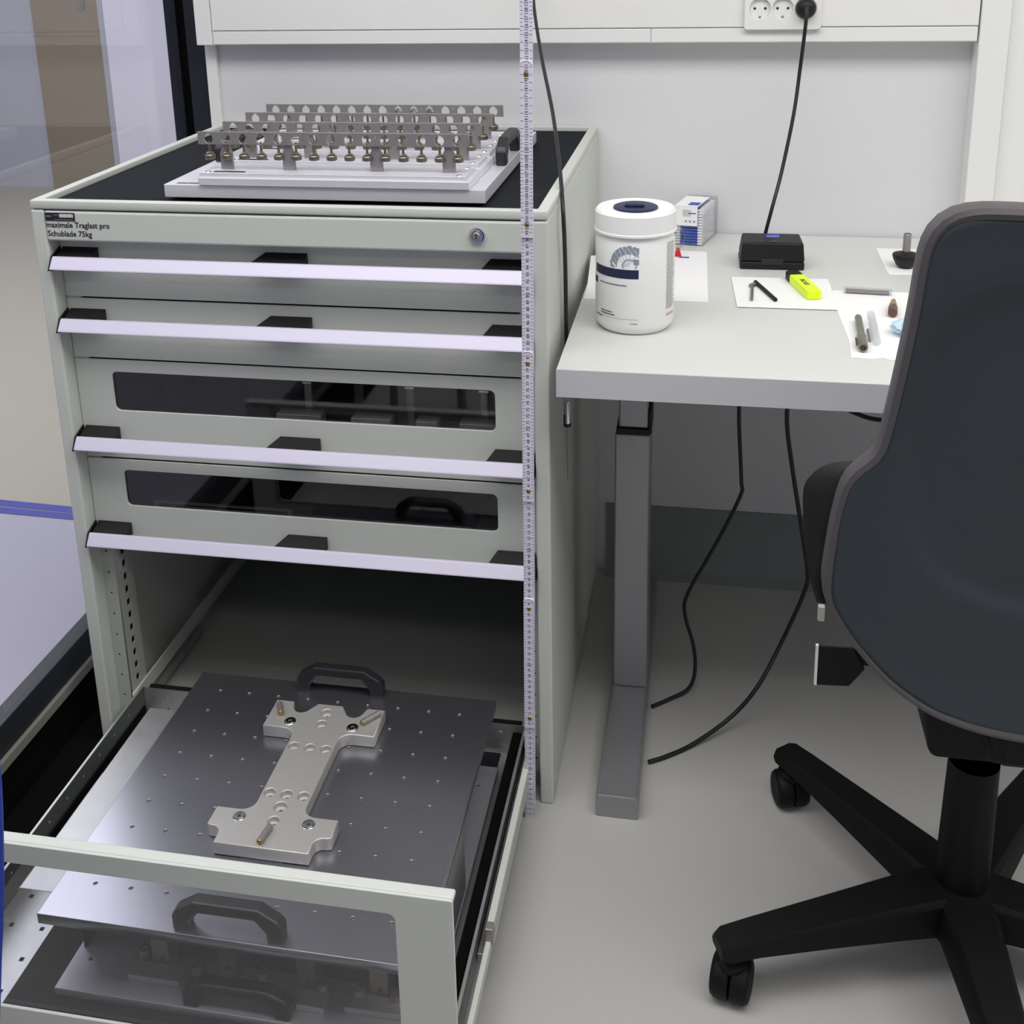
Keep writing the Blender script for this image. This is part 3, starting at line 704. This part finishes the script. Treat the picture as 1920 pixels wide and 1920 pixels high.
for a in range(-24, 12):
    for v in range(0, 26):
        u0, v0 = g0 + a * ce, gv + v * ce; um, vm = u0 + ce / 2 - g0, v0 + ce / 2 - gv - .004; rr = math.hypot(um, vm)
        if rr > .0305 or u0 + ce > .006: continue
        dg = (vm * .75 + um) % .0085
        if (rr > .019 and dg > .0016 and (vm > .004 or dg > .004)) or abs(rr - .030) < .0008 or (abs(rr - .010) < .0008) or (um > .006 and abs(vm - .006) < .004): wrap(bm, [(u0, v0), (u0 + ce, v0), (u0 + ce, v0 + ce), (u0, v0 + ce)])
finish(bm, 'globe_print', 'greyprint', V)
bm = bmesh.new()
for k in range(9):
    t = rad(20 + 18 * k)
    u, v = gc - .012, gv
    du, dv = cos(t), sin(t)
    p1 = [(u + du * .004, v + dv * .004), (u + du * .030, v + dv * .030)]
    if p1[1][0] > .0055: continue
    wrap(bm, [(p1[0][0] - dv * .0004, p1[0][1] + du * .0004), (p1[1][0] - dv * .0004, p1[1][1] + du * .0004), (p1[1][0] + dv * .0004, p1[1][1] - du * .0004), (p1[0][0] + dv * .0004, p1[0][1] - du * .0004)], CR + .0007)
finish(bm, 'globe_lines', 'lightprint', V)
bm = bmesh.new()
def line(u0, u1, v, h, d=.0016):
    u = u0
    while u < u1:
        w = random.uniform(.6, 1.6) * d; wrect(bm, u, min(u + w, u1), v, v + h, k=1); u += w + d * .35
line(-.062, -.012, .0785, .0016); line(-.059, -.036, .034, .0018); line(-.059, -.031, .030, .0018); line(-.075, -.056, .024, .0015); wrect(bm, -.083, -.071, .074, .084)
wrect(bm, -.07, .0055, .0262, .0265); line(-.006, .0045, .019, .0012)
for j in range(34): line(.054, .054 + random.uniform(.018, .024), .140 - j * .0031, .0011, .0009)
finish(bm, 'small_print', 'ink', V)
bm = bmesh.new(); wrect(bm, .054, .078, .0285, .0293); wrect(bm, .054, .078, .0262, .027); finish(bm, 'red_lines', 'redprint', V)

def sheet(name, pxs, label, dz=0, cat='paper', zt=.0006):
    bm = bmesh.new(); pts = [at(x, y, 2, ZD) for x, y in pxs]
    prism(bm, [(p.x, p.y) for p in pts], (0, 0, ZD + .0002 + dz), (1, 0, 0), (0, 1, 0), (0, 0, zt))
    o = finish(bm, name, 'paper'); return tag(o, label, cat, 'paper towels on the desk' if name == 'paper_towel' else None)
sheet('paper_sheet', ((1094, 561), (1100, 545), (1108, 480), (1270, 470), (1325, 473), (1328, 567), (1215, 563)), 'white paper sheet lying under the wipes canister', dz=-.0002 + .0001)
sheet('paper_towel', ((1371, 521), (1552, 525), (1558, 540), (1570, 583), (1540, 582), (1382, 577)), 'white paper towel square beneath the yellow highlighter', dz=.0011)
sheet('paper_towel', ((1560, 545), (1690, 549), (1740, 552), (1790, 690), (1680, 676), (1668, 676), (1655, 672), (1636, 674), (1596, 671), (1592, 640), (1570, 583)), 'large white paper towel beneath the silver pen and brown plug')
sheet('paper_towel', ((1643, 466), (1760, 469), (1775, 516), (1668, 516), (1660, 505)), 'small white paper towel under the black dome stand')
V_ = V
V.location.z += .0008
# swab box
zb = ZD
S0 = thing('swab_box', at(1300, 462, 2, ZD), 'clear plastic box of blue-stemmed cotton swabs behind the canister', 'swab box')
bl = at(1262, 459, 2, ZD); br = at(1318, 463, 2, ZD); bk = at(1345, 438, 2, ZD); ex = (br - bl).normalized(); ey = (bk - br); dep = ey.length; ey.normalize()
wS = (br - bl).length; hS = .078
def obx(bm, o, ex, ey, x0, x1, y0, y1, z0, z1):
    prism(bm, [(x0, y0), (x1, y0), (x1, y1), (x0, y1)], Vector(o) + Vector((0, 0, z0)), ex, ey, (0, 0, z1 - z0))
bm = bmesh.new(); obx(bm, bl, ex, ey, 0, wS, 0, dep, .0005, hS); finish(bm, 'clear_case', 'clear', S0, .002)
bm = bmesh.new(); bw = bmesh.new()
for i in range(9):
    for j in range(13):
        o0 = bl + ey * (.004 + i * (dep - .008) / 9)
        z0 = .004 + j * .0055
        a = o0 + ex * .012 + Vector((0, 0, z0)); b = o0 + ex * (wS - .012) + Vector((0, 0, z0)); cyl(bm, a, b, .0013, n=6, caps=False)
        for e0, sgn in ((a, -1), (b, 1)): cyl(bw, e0, e0 + ex * sgn * .009, .0024, .0016, n=7)
o = finish(bm, 'swab_sticks', 'bluestick', S0, 0, True); o['kind'] = 'stuff'; o = finish(bw, 'cotton_tips', 'cotton', S0, 0, True); o['kind'] = 'stuff'
bm = bmesh.new(); obx(bm, bl, ex, ey, .001, wS - .012, -.0008, -.0002, .040, hS + .0006); obx(bm, bl, ex, ey, .001, wS - .012, -.0008, dep - .02, hS + .0001, hS + .0007); cl = finish(bm, 'paper_label', 'paper', S0)
bm = bmesh.new(); obx(bm, bl, ex, ey, wS - .034, wS - .014, .010, .034, hS + .0008, hS + .0011); finish(bm, 'blue_print', 'bluelabel', cl)
bm = bmesh.new()
for k in range(8): obx(bm, bl, ex, ey, wS - .040 + k * .002, wS - .0392 + k * .002, -.0011, -.0008, .058, .072)
for k in range(3): obx(bm, bl, ex, ey, wS - .036 + k * .008, wS - .032 + k * .008, -.0011, -.0008, .047, .051)
finish(bm, 'label_print', 'greyprint', cl)
bm = bmesh.new(); obx(bm, bl, ex, ey, wS - .03, wS - .015, -.0012, -.0009, .064, .066); finish(bm, 'blue_wave_print', 'bluelabel', cl)
# dropper bottle
q = at(1277, 481, 2, ZD)
B3 = thing('dropper_bottle', q, 'small clear dropper bottle with red nozzle behind the canister', 'bottle')
bm = bmesh.new(); lathe(bm, q + Vector((-.006, .0, .0012)), [(.004, .010), (.007, .016), (.011, .022), (.012, .040), (.011, .048), (.007, .051), (0, .052)], 24); finish(bm, 'bottle_body', 'clear', B3, 0, True)
bm = bmesh.new(); lathe(bm, q + Vector((-.006, 0, .0012)), [(0, 0), (.0065, 0), (.006, .003), (.0035, .012), (.002, .016), (0, .016)], 20); finish(bm, 'red_nozzle', 'red', B3, 0, True)
bm = bmesh.new(); c = at(1283, 482, 2, ZD); box(bm, c.x - .009, c.x + .009, c.y - .009, c.y - .005, ZD + .0013, ZD + .0022); o = finish(bm, 'label_strip', 'bluelabel'); tag(o, 'tiny blue label strip lying by the red bottle nozzle', 'label')
# black charger case
a = at(1387, 505, 2, ZD); b = at(1508, 508, 2, ZD); zc = at(1388, 455, 1, a.y).z; bkx = at(1391, 435, 2, zc)
ex = (b - a).normalized(); ey = Vector((-ex.y, ex.x, 0)); wc = (b - a).length; dp = bkx.y - a.y
G = thing('carrying_case', a, 'small black hard case with blue logo sticker on the desk', 'case')
hh = zc - ZD
bm = bmesh.new(); obx(bm, a, ex, ey, 0, wc, 0, dp, .0006, hh * .30); finish(bm, 'case_base', 'black', G, .003)
bm = bmesh.new()
lo = [(0, 0), (wc, 0), (wc, dp), (0, dp)]; hi = [(.003, .003), (wc - .003, .003), (wc - .005, dp - .004), (.005, dp - .004)]
vv = [bm.verts.new(a + ex * x + ey * y + Vector((0, 0, hh * .315))) for x, y in lo]; v2 = [bm.verts.new(a + ex * x + ey * y + Vector((0, 0, hh))) for x, y in hi]
bm.faces.new(vv[::-1]); bm.faces.new(v2)
for i in range(4): bm.faces.new((vv[i], vv[(i + 1) % 4], v2[(i + 1) % 4], v2[i]))
ld = finish(bm, 'case_lid', 'black', G, .003)
bm = bmesh.new(); obx(bm, a, ex, ey, wc * .33, wc * .67, -.0015, .001, hh * .2, hh * .42); finish(bm, 'latch', 'blackg', G, .001)
bm = bmesh.new(); obx(bm, a, ex, ey, wc * .41, wc * .63, dp * .52, dp * .84, hh, hh + .0004); lg = finish(bm, 'logo_sticker', 'bluelabel', G)
joinmeshes('logo', [txt_mesh('ZEISS', .0075, frame(a + ex * wc * .43 + ey * dp * .59 + Vector((0, 0, hh + .0005)), ex, ey), wc * .18)], 'lightprint', lg)
bm = bmesh.new(); obx(bm, a, ex, ey, wc * .46, wc * .56, .004, dp * .2, hh, hh + .0015); finish(bm, 'button', 'blackg', G, .0005)

def rod(name, pa, pb, r0, m, label, cat, r1=None, dz=.002, n=18, smooth=True):
    a = at(*pa, 2, ZD); b = at(*pb, 2, ZD); z = ZD + max(r0, r1 or 0) + dz; a.z = b.z = z
    bm = bmesh.new(); cyl(bm, a, b, r0, r1, n); o = finish(bm, name, m, None, .0004, smooth)
    return (tag(o, label, cat) if label else o), a, b
# highlighter
a = at(1483, 523, 2, ZD); b = at(1527, 565, 2, ZD); ex = (b - a).normalized(); ey = Vector((-ex.y, ex.x, 0)); Lh = (b - a).length
H = thing('highlighter', (a + b) / 2, 'fluorescent yellow highlighter pen with black cap on a paper towel', 'highlighter')
o0 = Vector((a.x, a.y, ZD + .0019))
bm = bmesh.new(); prism(bm, [(.030, -.013), (Lh - .004, -.0125), (Lh, -.009), (Lh, .009), (Lh - .004, .0125), (.030, .013)], o0, ex, ey, (0, 0, .016)); hb = finish(bm, 'barrel', 'yellow', H, .003)
bm = bmesh.new(); prism(bm, [(0, -.008), (.006, -.0125), (.0295, -.013), (.0295, .013), (.006, .0125), (0, .008)], o0, ex, ey, (0, 0, .015)); finish(bm, 'cap', 'black', H, .003)
joinmeshes('lettering', [txt_mesh('BOSS', .011, frame(o0 + ex * (Lh * .52) + ey * (.006) + Vector((0, 0, .0161)), ex, -ey) @ Matrix.Rotation(pi, 4, 'X') if False else frame(o0 + ex * (Lh * .48) - ey * .005 + Vector((0, 0, .0161)), ex, ey), .032, .0003)], 'ink', hb)
rod('black_rod', (1416, 534), (1454, 568), .0034, 'black', 'thin black rod lying diagonally on the left paper towel', 'rod')
T1 = thing('steel_stylus', at(1408, 550, 2, ZD), 'short steel stylus with knob end beside the black rod', 'stylus')
o, a, b = rod('shaft', (1410, 541), (1409, 567), .0026, 'pen', None, None); o.parent = T1; o.matrix_parent_inverse = T1.matrix_world.inverted()
bm = bmesh.new(); cyl(bm, a + Vector((-.003, -.002, .0006)), a + Vector((.004, .008, .0006)), .0038, n=16); finish(bm, 'knob', 'pen', T1, .0006, True)
# clear tube case with grey strips
a = at(1582, 552, 2, ZD); b = at(1672, 557, 2, ZD); ex = (b - a).normalized(); ey = Vector((-ex.y, ex.x, 0)); Lc = (b - a).length
Q = thing('clear_tube_case', a, 'long clear plastic case holding grey blades, upper edge of large towel', 'case')
bm = bmesh.new(); obx(bm, a, ex, ey, 0, Lc, 0, .016, .0018, .0092); finish(bm, 'case', 'clear', Q, .0008)
bm = bmesh.new(); obx(bm, a, ex, ey, .003, Lc - .004, .003, .013, .0025, .0070); finish(bm, 'grey_blades', 'steel', Q, .0005)
# brown plug
a = at(1673, 597, 2, ZD); b = at(1675, 567, 2, ZD); d = (b - a).normalized(); a.z = ZD + .0085
U = thing('brown_connector', a, 'short brown and tan connector plug on the large paper towel', 'connector')
bm = bmesh.new(); lathe(bm, a, [(0, 0), (.0062, 0), (.0072, .002), (.0072, .028), (.0064, .030)], 24, d); finish(bm, 'grip', 'brown', U, 0, True)
bm = bmesh.new(); lathe(bm, a, [(.0064, .030), (.0060, .046), (.0048, .052)], 24, d); finish(bm, 'collar', 'tan', U, 0, True)
bm = bmesh.new(); lathe(bm, a, [(.0048, .052), (.0038, .053), (.0038, .064), (0, .065)], 24, d); finish(bm, 'tip', 'nickel', U, 0, True)
bm = bmesh.new(); lathe(bm, a, [(.0075, .0232), (.0075, .0250)], 24, d); finish(bm, 'ring', 'brass', U, 0, True)
# silver pen
a = at(1618, 663, 2, ZD); b = at(1608, 604, 2, ZD); d = (b - a).normalized(); Lp = (b - a).length; a.z = ZD + .0088
U = thing('metal_pen', a, 'grey metal pen-shaped tool with clip on the large paper towel', 'pen')
bm = bmesh.new(); lathe(bm, a, [(.0045, .003), (.0045, 0), (.0062, .0), (.0070, .003), (.0070, .050), (.0062, .053)], 24, d); finish(bm, 'cap_end', 'pen', U, 0, True)
bm = bmesh.new(); lathe(bm, a, [(0, .0028), (.0045, .003)], 24, d); finish(bm, 'bore', 'brown', U, 0, True)
bm = bmesh.new(); lathe(bm, a, [(.0060, .053), (.0056, .056), (.0056, Lp - .006), (.0045, Lp - .001), (0, Lp)], 24, d); finish(bm, 'barrel', 'pen', U, 0, True)
u_, w_ = basis(d)
bm = bmesh.new(); sd = Vector((d.y, -d.x, 0)); sd = sd if sd.x < 0 else -sd
c0 = a + sd * .0078 + d * .012; prism(bm, [(0, -.002), (.028, -.002), (.028, .002), (0, .002)], c0, d, (0, 0, 1), sd * .0012); finish(bm, 'clip', 'ink', U)
rod('steel_pin', (1627, 621), (1631, 643), .0019, 'steel', 'tiny grey steel pin between pen and clear sleeve', 'pin', dz=.001)
o, a, b = rod('plastic_sleeve', (1632, 598), (1643, 650), .0062, 'clear', 'short clear plastic sleeve right of the grey pen', 'sleeve', dz=.001)
# pale blue crumpled film by the chair
c = at(1697, 628, 2, ZD)
bm = bmesh.new(); bmesh.ops.create_icosphere(bm, subdivisions=3, radius=.021, matrix=Matrix.Translation((c.x, c.y, ZD + .0125)) @ Matrix.Diagonal((1, 1.2, .5, 1)))
for v in bm.verts:
    v.co += (v.co - Vector((c.x, c.y, ZD + .012))) * random.uniform(-.28, .12)
    v.co.z = max(v.co.z, ZD + .001)
o = finish(bm, 'crumpled_wipe', 'paleblue', None, 0, False); tag(o, 'crumpled pale blue wipe half hidden behind the chair back', 'wipe')
# black dome stand with steel shaft
c = at(1697, 502, 2, ZD); 
N = thing('dome_stand', c, 'black dome-shaped base with upright steel shaft on a towel', 'tool')
bm = bmesh.new(); lathe(bm, c + Vector((0, 0, .0012)), [(0, 0), (.011, 0), (.0165, .005), (.0215, .015), (.0235, .022), (.0225, .0245), (.008, .0285), (.007, .030), (0, .030)], 40); finish(bm, 'dome', 'black', N, 0, True)
zt = at(1698, 438, 1, c.y).z - ZD
bm = bmesh.new(); lathe(bm, c, [(.0068, .030), (.0068, zt - .001), (.0060, zt)], 24); finish(bm, 'shaft', 'steel', N, 0, True)
bm = bmesh.new(); lathe(bm, c, [(.0060, zt), (.0056, zt - .001), (0, zt - .001)], 24); finish(bm, 'shaft_end', 'brown', N, 0, True)

# ================================================================== cables
def cord(label, pts, r=.0035, name='black_cable', grp=None):
    bm = bmesh.new(); tube(bm, smoothpts(pts), r, 12); o = finish(bm, name, 'cable', None, 0, True); return tag(o, label, 'cable', grp)
xg = CW + .0085
cord('black cable hanging from the trunking beside the rule into the gap right of the cabinet', [at(999, -50, 1, TY + .001), at(999, -30, 1, TY - .02), at(1002, 20, 1, .60), at(1016, 110, 1, .47), at(1036, 210, 1, .33), at(1049, 310, 1, .19), at(1056, 400, 0, xg), at(1060, 500, 0, xg), at(1062, 640, 0, xg), Vector((xg + .002, .13, .735)), Vector((.845, .26, .715)), Vector((.88, .42, .70)), Vector((.90, .6, .71))], .0032)
p = [at(1386, 745, 1, .36), at(1386, 800, 1, .36), at(1390, 900, 1, .36), at(1388, 930, 1, .36), at(1345, 1015, 1, .36), at(1291, 1110, 1, .36), at(1284, 1150, 1, .36), at(1300, 1210, 1, .355), at(1303, 1258, 1, .35), at(1290, 1292, 2, .01), at(1250, 1313, 2, .004), at(1222, 1325, 2, .004)]
cord('black cable under the desk looping to the middle of the desk foot', p, grp='black cables under the desk')
p = [at(1477, 748, 1, .33), at(1476, 800, 1, .33), at(1486, 880, 1, .33), at(1503, 990, 1, .33), at(1514, 1070, 1, .32), at(1508, 1110, 1, .32), at(1465, 1205, 1, .30), at(1420, 1288, 1, .25), at(1370, 1345, 2, .03), at(1300, 1395, 2, .006), at(1250, 1418, 2, .004), at(1216, 1429, 2, .004)]
cord('black cable under the desk curving low to the front of the desk foot', p, .0038, grp='black cables under the desk')
p = [at(1560, 752, 1, .3), at(1600, 773, 1, .3), at(1640, 786, 1, .3), at(1690, 786, 1, .3), at(1740, 760, 1, .3)]
cord('short black cable sagging under the desk beside the chair back', p, .0038, grp='black cables under the desk')

# ================================================================== screwdriver on the cabinet side
c = at(1064, 755, 0, CW + .006)
U = thing('screwdriver', c, 'thin steel screwdriver hanging on the cabinet side below the desk', 'screwdriver')
zt, zm, ze = at(1064, 752, 0, CW + .006).z, at(1064, 797, 0, CW + .006).z, at(1062, 908, 0, CW + .006).z
bm = bmesh.new(); lathe(bm, (c.x, c.y, zm), [(.0022, -.002), (.0046, .001), (.0046, zt - zm - .004), (.0036, zt - zm), (0, zt - zm)], 18); finish(bm, 'handle', 'chrome', U, 0, True)
bx('magnet_clip', 'black', U, (CW - .0002, c.x, c.y - .0035, c.y + .0035, zm + .004, zm + .016), bevel=0)
bm = bmesh.new(); lathe(bm, (c.x, c.y, zm), [(.005, -.003), (.0058, -.002), (.0058, .002), (.0048, .003)], 18); finish(bm, 'collar', 'navy', U, 0, True)
bm = bmesh.new(); cyl(bm, (c.x, c.y, zm - .002), (c.x, c.y, ze), .0018, .0012, 10); finish(bm, 'shank', 'steel', U, 0, True)

# ================================================================== office chair
HX, HY = 1.382, -.189
A = thing('office_chair', (HX, HY, 0), 'dark slate office chair seen from behind with black five-star base', 'chair')
XC = 1.386
edge_px = [(1920, 373), (1860, 372), (1800, 374), (1768, 385), (1743, 408), (1728, 440), (1719, 490), (1708, 560), (1690, 650), (1668, 750), (1653, 815), (1640, 850), (1612, 869), (1588, 890), (1576, 925), (1562, 985), (1551, 1050), (1543, 1100), (1549, 1130), (1590, 1190), (1650, 1252), (1730, 1300), (1820, 1325), (1920, 1342)]
def ye(z): return -.405 - .10 * max(0, z - .62) ** 1.0
left = []
for px, py in edge_px:
    y = -.4
    for _ in range(6): q = at(px, py, 1, y); y = ye(q.z)
    left.append((q.x, q.z))
left = [p for p in left if p[0] < XC - .03]
zt_, zb_ = left[0][1], min(p[1] for p in left) - .004
outl = [(XC, zt_ + .001)] + left + [(XC, zb_)] + [(2 * XC - x, z) for x, z in left[::-1]]
# resample the outline evenly
def resample(P, n):
    P = [Vector((x, z, 0)) for x, z in P]; P.append(P[0]); L = [0]
    for a, b in zip(P, P[1:]): L.append(L[-1] + (b - a).length)
    out = []
    k = 0
    for i in range(n):
        s = L[-1] * i / n
        while L[k + 1] < s: k += 1
        t = (s - L[k]) / max(1e-9, L[k + 1] - L[k]); q = P[k].lerp(P[k + 1], t); out.append((q.x, q.y))
    for _ in range(2): out = [((out[i - 1][0] + 2 * out[i][0] + out[(i + 1) % n][0]) / 4, (out[i - 1][1] + 2 * out[i][1] + out[(i + 1) % n][1]) / 4) for i in range(n)]
    return out
OL = resample(outl, 144)
zc_ = .80
def bulge(x, z):
    w = .23; u = min(1, abs(x - XC) / w)
    y = ye(z) - .045 * (1 - u * u)
    # moulded step in the shell: raised upper lip and lumbar crease
    r = (abs((x - XC) / .165) ** 3.2 + abs((z - .885) / .175) ** 3.2) ** (1 / 3.2)
    y += .007 / (1 + math.exp(max(-30, min(30, (r - 1) * 45))))
    return y
def ring_mesh(off, m, name, s_max=1.0, smooth=True):
    bm = bmesh.new(); K_ = 48; rings = []
    for k in range(K_, 0, -1):
        s = s_max * k / K_
        rings.append([bm.verts.new((XC + (x - XC) * s, bulge(XC + (x - XC) * s, zc_ + (z - zc_) * s) + off, zc_ + (z - zc_) * s)) for x, z in OL])
    c = bm.verts.new((XC, bulge(XC, zc_) + off, zc_)); n = len(OL)
    for R0, R1 in zip(rings, rings[1:]):
        for i in range(n): bm.faces.new((R0[i], R0[(i + 1) % n], R1[(i + 1) % n], R1[i]))
    for i in range(n): bm.faces.new((rings[-1][i], rings[-1][(i + 1) % n], c))
    o = finish(bm, name, m, A, 0, False)
    for p in o.data.polygons: p.use_smooth = True
    sd = o.modifiers.new('thickness', 'SOLIDIFY'); sd.thickness = .004; sd.offset = 0
    return o
ring_mesh(-.003, 'shell', 'back_shell', .972)
ring_mesh(.012, 'chair', 'back_cushion', .965)
bm = bmesh.new()
rimp = [Vector((XC + (x - XC) * .985, bulge(x, z) + .006, zc_ + (z - zc_) * .988)) for x, z in OL]
# flattened lip profile swept round the edge
n = len(rimp); rings = []
for i in range(n):
    t = (rimp[(i + 1) % n] - rimp[i - 1]).normalized(); yv = Vector((0, 1, 0)); nv = t.cross(yv).normalized()
    if nv.dot(rimp[i] - Vector((XC, rimp[i].y, zc_))) < 0: nv = -nv
    prof = [(-.0065, -.011), (-.001, -.013), (.004, -.010), (.006, -.003), (.006, .010), (.002, .014), (-.0065, .014)]
    rings.append([bm.verts.new(rimp[i] + nv * a + yv * b) for a, b in prof])
for i in range(n):
    for k in range(7): bm.faces.new((rings[i][k], rings[i][(k + 1) % 7], rings[(i + 1) % n][(k + 1) % 7], rings[(i + 1) % n][k]))
finish(bm, 'back_rim', 'rim', A, 0, True)
# side wings of the back cushion wrapping forward
inner = [(1606, 880, -.40), (1590, 905, -.40), (1578, 950, -.40), (1565, 1010, -.40), (1556, 1060, -.40), (1546, 1100, -.40), (1552, 1130, -.40)]
outer = [(1602, 874, -.30), (1560, 878, -.285), (1532, 893, -.28), (1516, 920, -.28), (1517, 985, -.29), (1525, 1060, -.31), (1545, 1125, -.36)]
I = smoothpts([at(a, b, 1, y) for a, b, y in inner], 6); O2 = smoothpts([at(a, b, 1, y) for a, b, y in outer], 6)
for mir in (0, 1):
    f = (lambda v: Vector((2 * XC - v.x, v.y, v.z))) if mir else (lambda v: v.copy())
    bm = bmesh.new(); R_ = []
    for a, b in zip(I, O2):
        mid = (a + b) / 2 + Vector((-.004, 0, 0))
        R_.append([bm.verts.new(f(p)) for p in (a, a.lerp(mid, .5), mid, mid.lerp(b, .5), b)])
    for P_, Q_ in zip(R_, R_[1:]):
        for k in range(4): bm.faces.new((P_[k], P_[k + 1], Q_[k + 1], Q_[k]))
    w = finish(bm, 'side_wing', 'chair', A, 0, True); sd = w.modifiers.new('thickness', 'SOLIDIFY'); sd.thickness = .006
    bm = bmesh.new(); tube(bm, [f(p) for p in O2], .0042, 8); finish(bm, 'wing_rim', 'rim', w, 0, True)
# seat
bm = bmesh.new(); prism(bm, rrect(-.15, .15, -.15, .21, .07, 8), (XC, -.17, .505), (1, 0, 0), (0, 1, 0), (0, 0, .06)); finish(bm, 'seat', 'chair', A, .02, True, 4)
bx('back_support', 'chair', A, (XC - .045, XC + .045, -.435, -.37, .50, .60), (XC - .045, XC + .045, -.40, -.2, .475, .503), bevel=.006)
a = [at(*q, 1, -.30) for q in ((1730, 1300), (1743, 1424))]; zm_ = a[0].z
bm = bmesh.new(); prism(bm, [(a[0].x, zm_), (a[1].x, a[1].z), (2 * XC - a[1].x, a[1].z), (2 * XC - a[0].x, zm_)], (0, -.30, 0), (1, 0, 0), (0, 0, 1), (0, .2, 0)); finish(bm, 'tilt_mechanism', 'chair', A, .010, False, 3)
bx('mechanism_top', 'chair', A, (XC - .07, XC + .07, -.29, -.05, zm_ + .0005, .503), bevel=.006)
# lever plates at the left
a = [at(*q, 1, -.25) for q in ((1533, 1212), (1602, 1216), (1622, 1256), (1592, 1288), (1531, 1285))]
bm = bmesh.new(); prism(bm, [(p_.x, p_.z) for p_ in a], (0, -.25, 0), (1, 0, 0), (0, 0, 1), (0, .004, 0)); lv = finish(bm, 'arm_bracket', 'chair', A, .002)
a = [at(*q, 1, -.2505) for q in ((1530, 1211), (1535, 1211), (1531, 1285), (1526, 1284))]
bm = bmesh.new(); prism(bm, [(p_.x, p_.z) for p_ in a], (0, -.2507, 0), (1, 0, 0), (0, 0, 1), (0, .005, 0)); finish(bm, 'bracket_edge', 'white', lv)
bx('arm_bar', 'chair', lv, (1.215, 1.32, -.245, -.235, .480, .505), bevel=.002)
a = at(1540, 1155, 1, -.27); bx('adjuster_tab', 'greydark', A, (a.x - .004, a.x + .004, -.27, -.262, a.z - .008, a.z + .012), bevel=.001)
# gas column and base
bm = bmesh.new(); lathe(bm, (HX, HY, 0), [(.036, .075), (.035, .12), (.032, .315)], 36); finish(bm, 'gas_column', 'chair', A, 0, True)
bm = bmesh.new(); lathe(bm, (HX, HY, 0), [(0, .03), (.030, .03), (.034, .045), (.052, .066), (.054, .108), (.046, .124), (.034, .126)], 40); finish(bm, 'base_hub', 'chair', A, 0, True)
for k in range(5):
    th = rad(201.3 - 72 * k); d = Vector((cos(th), sin(th), 0)); s = Vector((-sin(th), cos(th), 0)); o = Vector((HX, HY, 0))
    bm = bmesh.new(); R_ = []
    for t, w, zt1, zb1 in ((.03, .040, .124, .068), (.10, .036, .120, .072), (.20, .031, .112, .076), (.30, .026, .104, .078), (.338, .025, .099, .076), (.349, .019, .094, .077)):
        R_.append([bm.verts.new(o + d * t + s * a_ + Vector((0, 0, z_))) for a_, z_ in ((-w, zb1 + .004), (-w * .88, zt1 - .006), (-w * .7, zt1), (w * .7, zt1), (w * .88, zt1 - .006), (w, zb1 + .004), (w * .8, zb1), (-w * .8, zb1))])
    for P_, Q_ in zip(R_, R_[1:]):
        for i in range(8): bm.faces.new((P_[i], P_[(i + 1) % 8], Q_[(i + 1) % 8], Q_[i]))
    bm.faces.new(R_[0][::-1]); bm.faces.new(R_[-1])
    lg = finish(bm, 'base_leg', 'chair', A, 0, True)
    cc = o + d * .327; ca = rad((78, 105, 60, 20, 40)[k]); ad = Vector((cos(ca - pi / 2), sin(ca - pi / 2), 0)) if False else Vector((cos(ca), sin(ca), 0)).cross(Vector((0, 0, 1)))
    off = Vector((0, 0, 0))
    bm = bmesh.new()
    for sg in (-1, 1):
        a_ = cc + off + ad * sg * .0015; lathe(bm, a_ + Vector((0, 0, .0295)), [(.012, 0), (.0275, .0), (.0292, .002), (.0292, .018), (.026, .023), (.022, .0245), (.012, .0235), (0, .0235)], 34, ad * sg)
    cs = finish(bm, 'caster', 'chair', A, 0, True)
    bm = bmesh.new(); cyl(bm, cc + Vector((0, 0, .05)), cc + Vector((0, 0, .080)), .011, n=18); lathe(bm, cc + Vector((0, 0, .052)), [(.0, .0), (.020, 0), (.021, .009), (.013, .014)], 22); finish(bm, 'caster_stem', 'chair', cs, 0, True)

# ================================================================== blue curved thing at the left edge
p = [at(-14, 1380, 1, -.9), at(-3, 1440, 1, -.9), at(5, 1520, 1, -.9), at(8, 1600, 1, -.9), at(8, 1700, 1, -.9), at(4, 1800, 1, -.9), at(2, 1870, 1, -.9), at(-2, 1990, 1, -.9)]
bm = bmesh.new(); P_ = smoothpts(p, 6)
a = [bm.verts.new(v) for v in P_] + [bm.verts.new(Vector((P_[-1].x - .30, -.9, P_[-1].z))), bm.verts.new(Vector((P_[0].x - .26, -.9, P_[0].z)))]
b = [bm.verts.new(v.co + Vector((-.02, .03, 0))) for v in a]; n = len(a)
bm.faces.new(a); bm.faces.new(b[::-1])
for i in range(n): bm.faces.new((a[i], b[i], b[(i + 1) % n], a[(i + 1) % n]))
BC = thing('blue_chair', (.33, -.88, 0), 'blue curved chair back cut off at the left edge of the picture', 'chair')
finish(bm, 'backrest', 'blue', BC, .004)
bm = bmesh.new(); zz = P_[-1].z + .02; xx = P_[-1].x - .13
tube(bm, smoothpts([(xx, -.885, zz), (xx, -.89, zz - .1), (xx, -.92, .40), (xx, -1.0, .38), (xx, -1.1, .38)], 6), .014, 12); finish(bm, 'back_support', 'chair', BC, 0, True)
bm = bmesh.new(); prism(bm, rrect(-.2, .12, -.2, .2, .05, 5), (xx, -1.18, .39), (1, 0, 0), (0, 1, 0), (0, 0, .04)); finish(bm, 'seat', 'blue', BC, .01)
for sx, sy in ((-.17, -.16), (.09, -.16), (-.17, .16), (.09, .16)):
    bm = bmesh.new(); cyl(bm, (xx + sx, -1.18 + sy, .391), (xx + sx * 1.1, -1.18 + sy * 1.1, .0), .012, n=12); finish(bm, 'leg', 'steel', BC, 0, True)
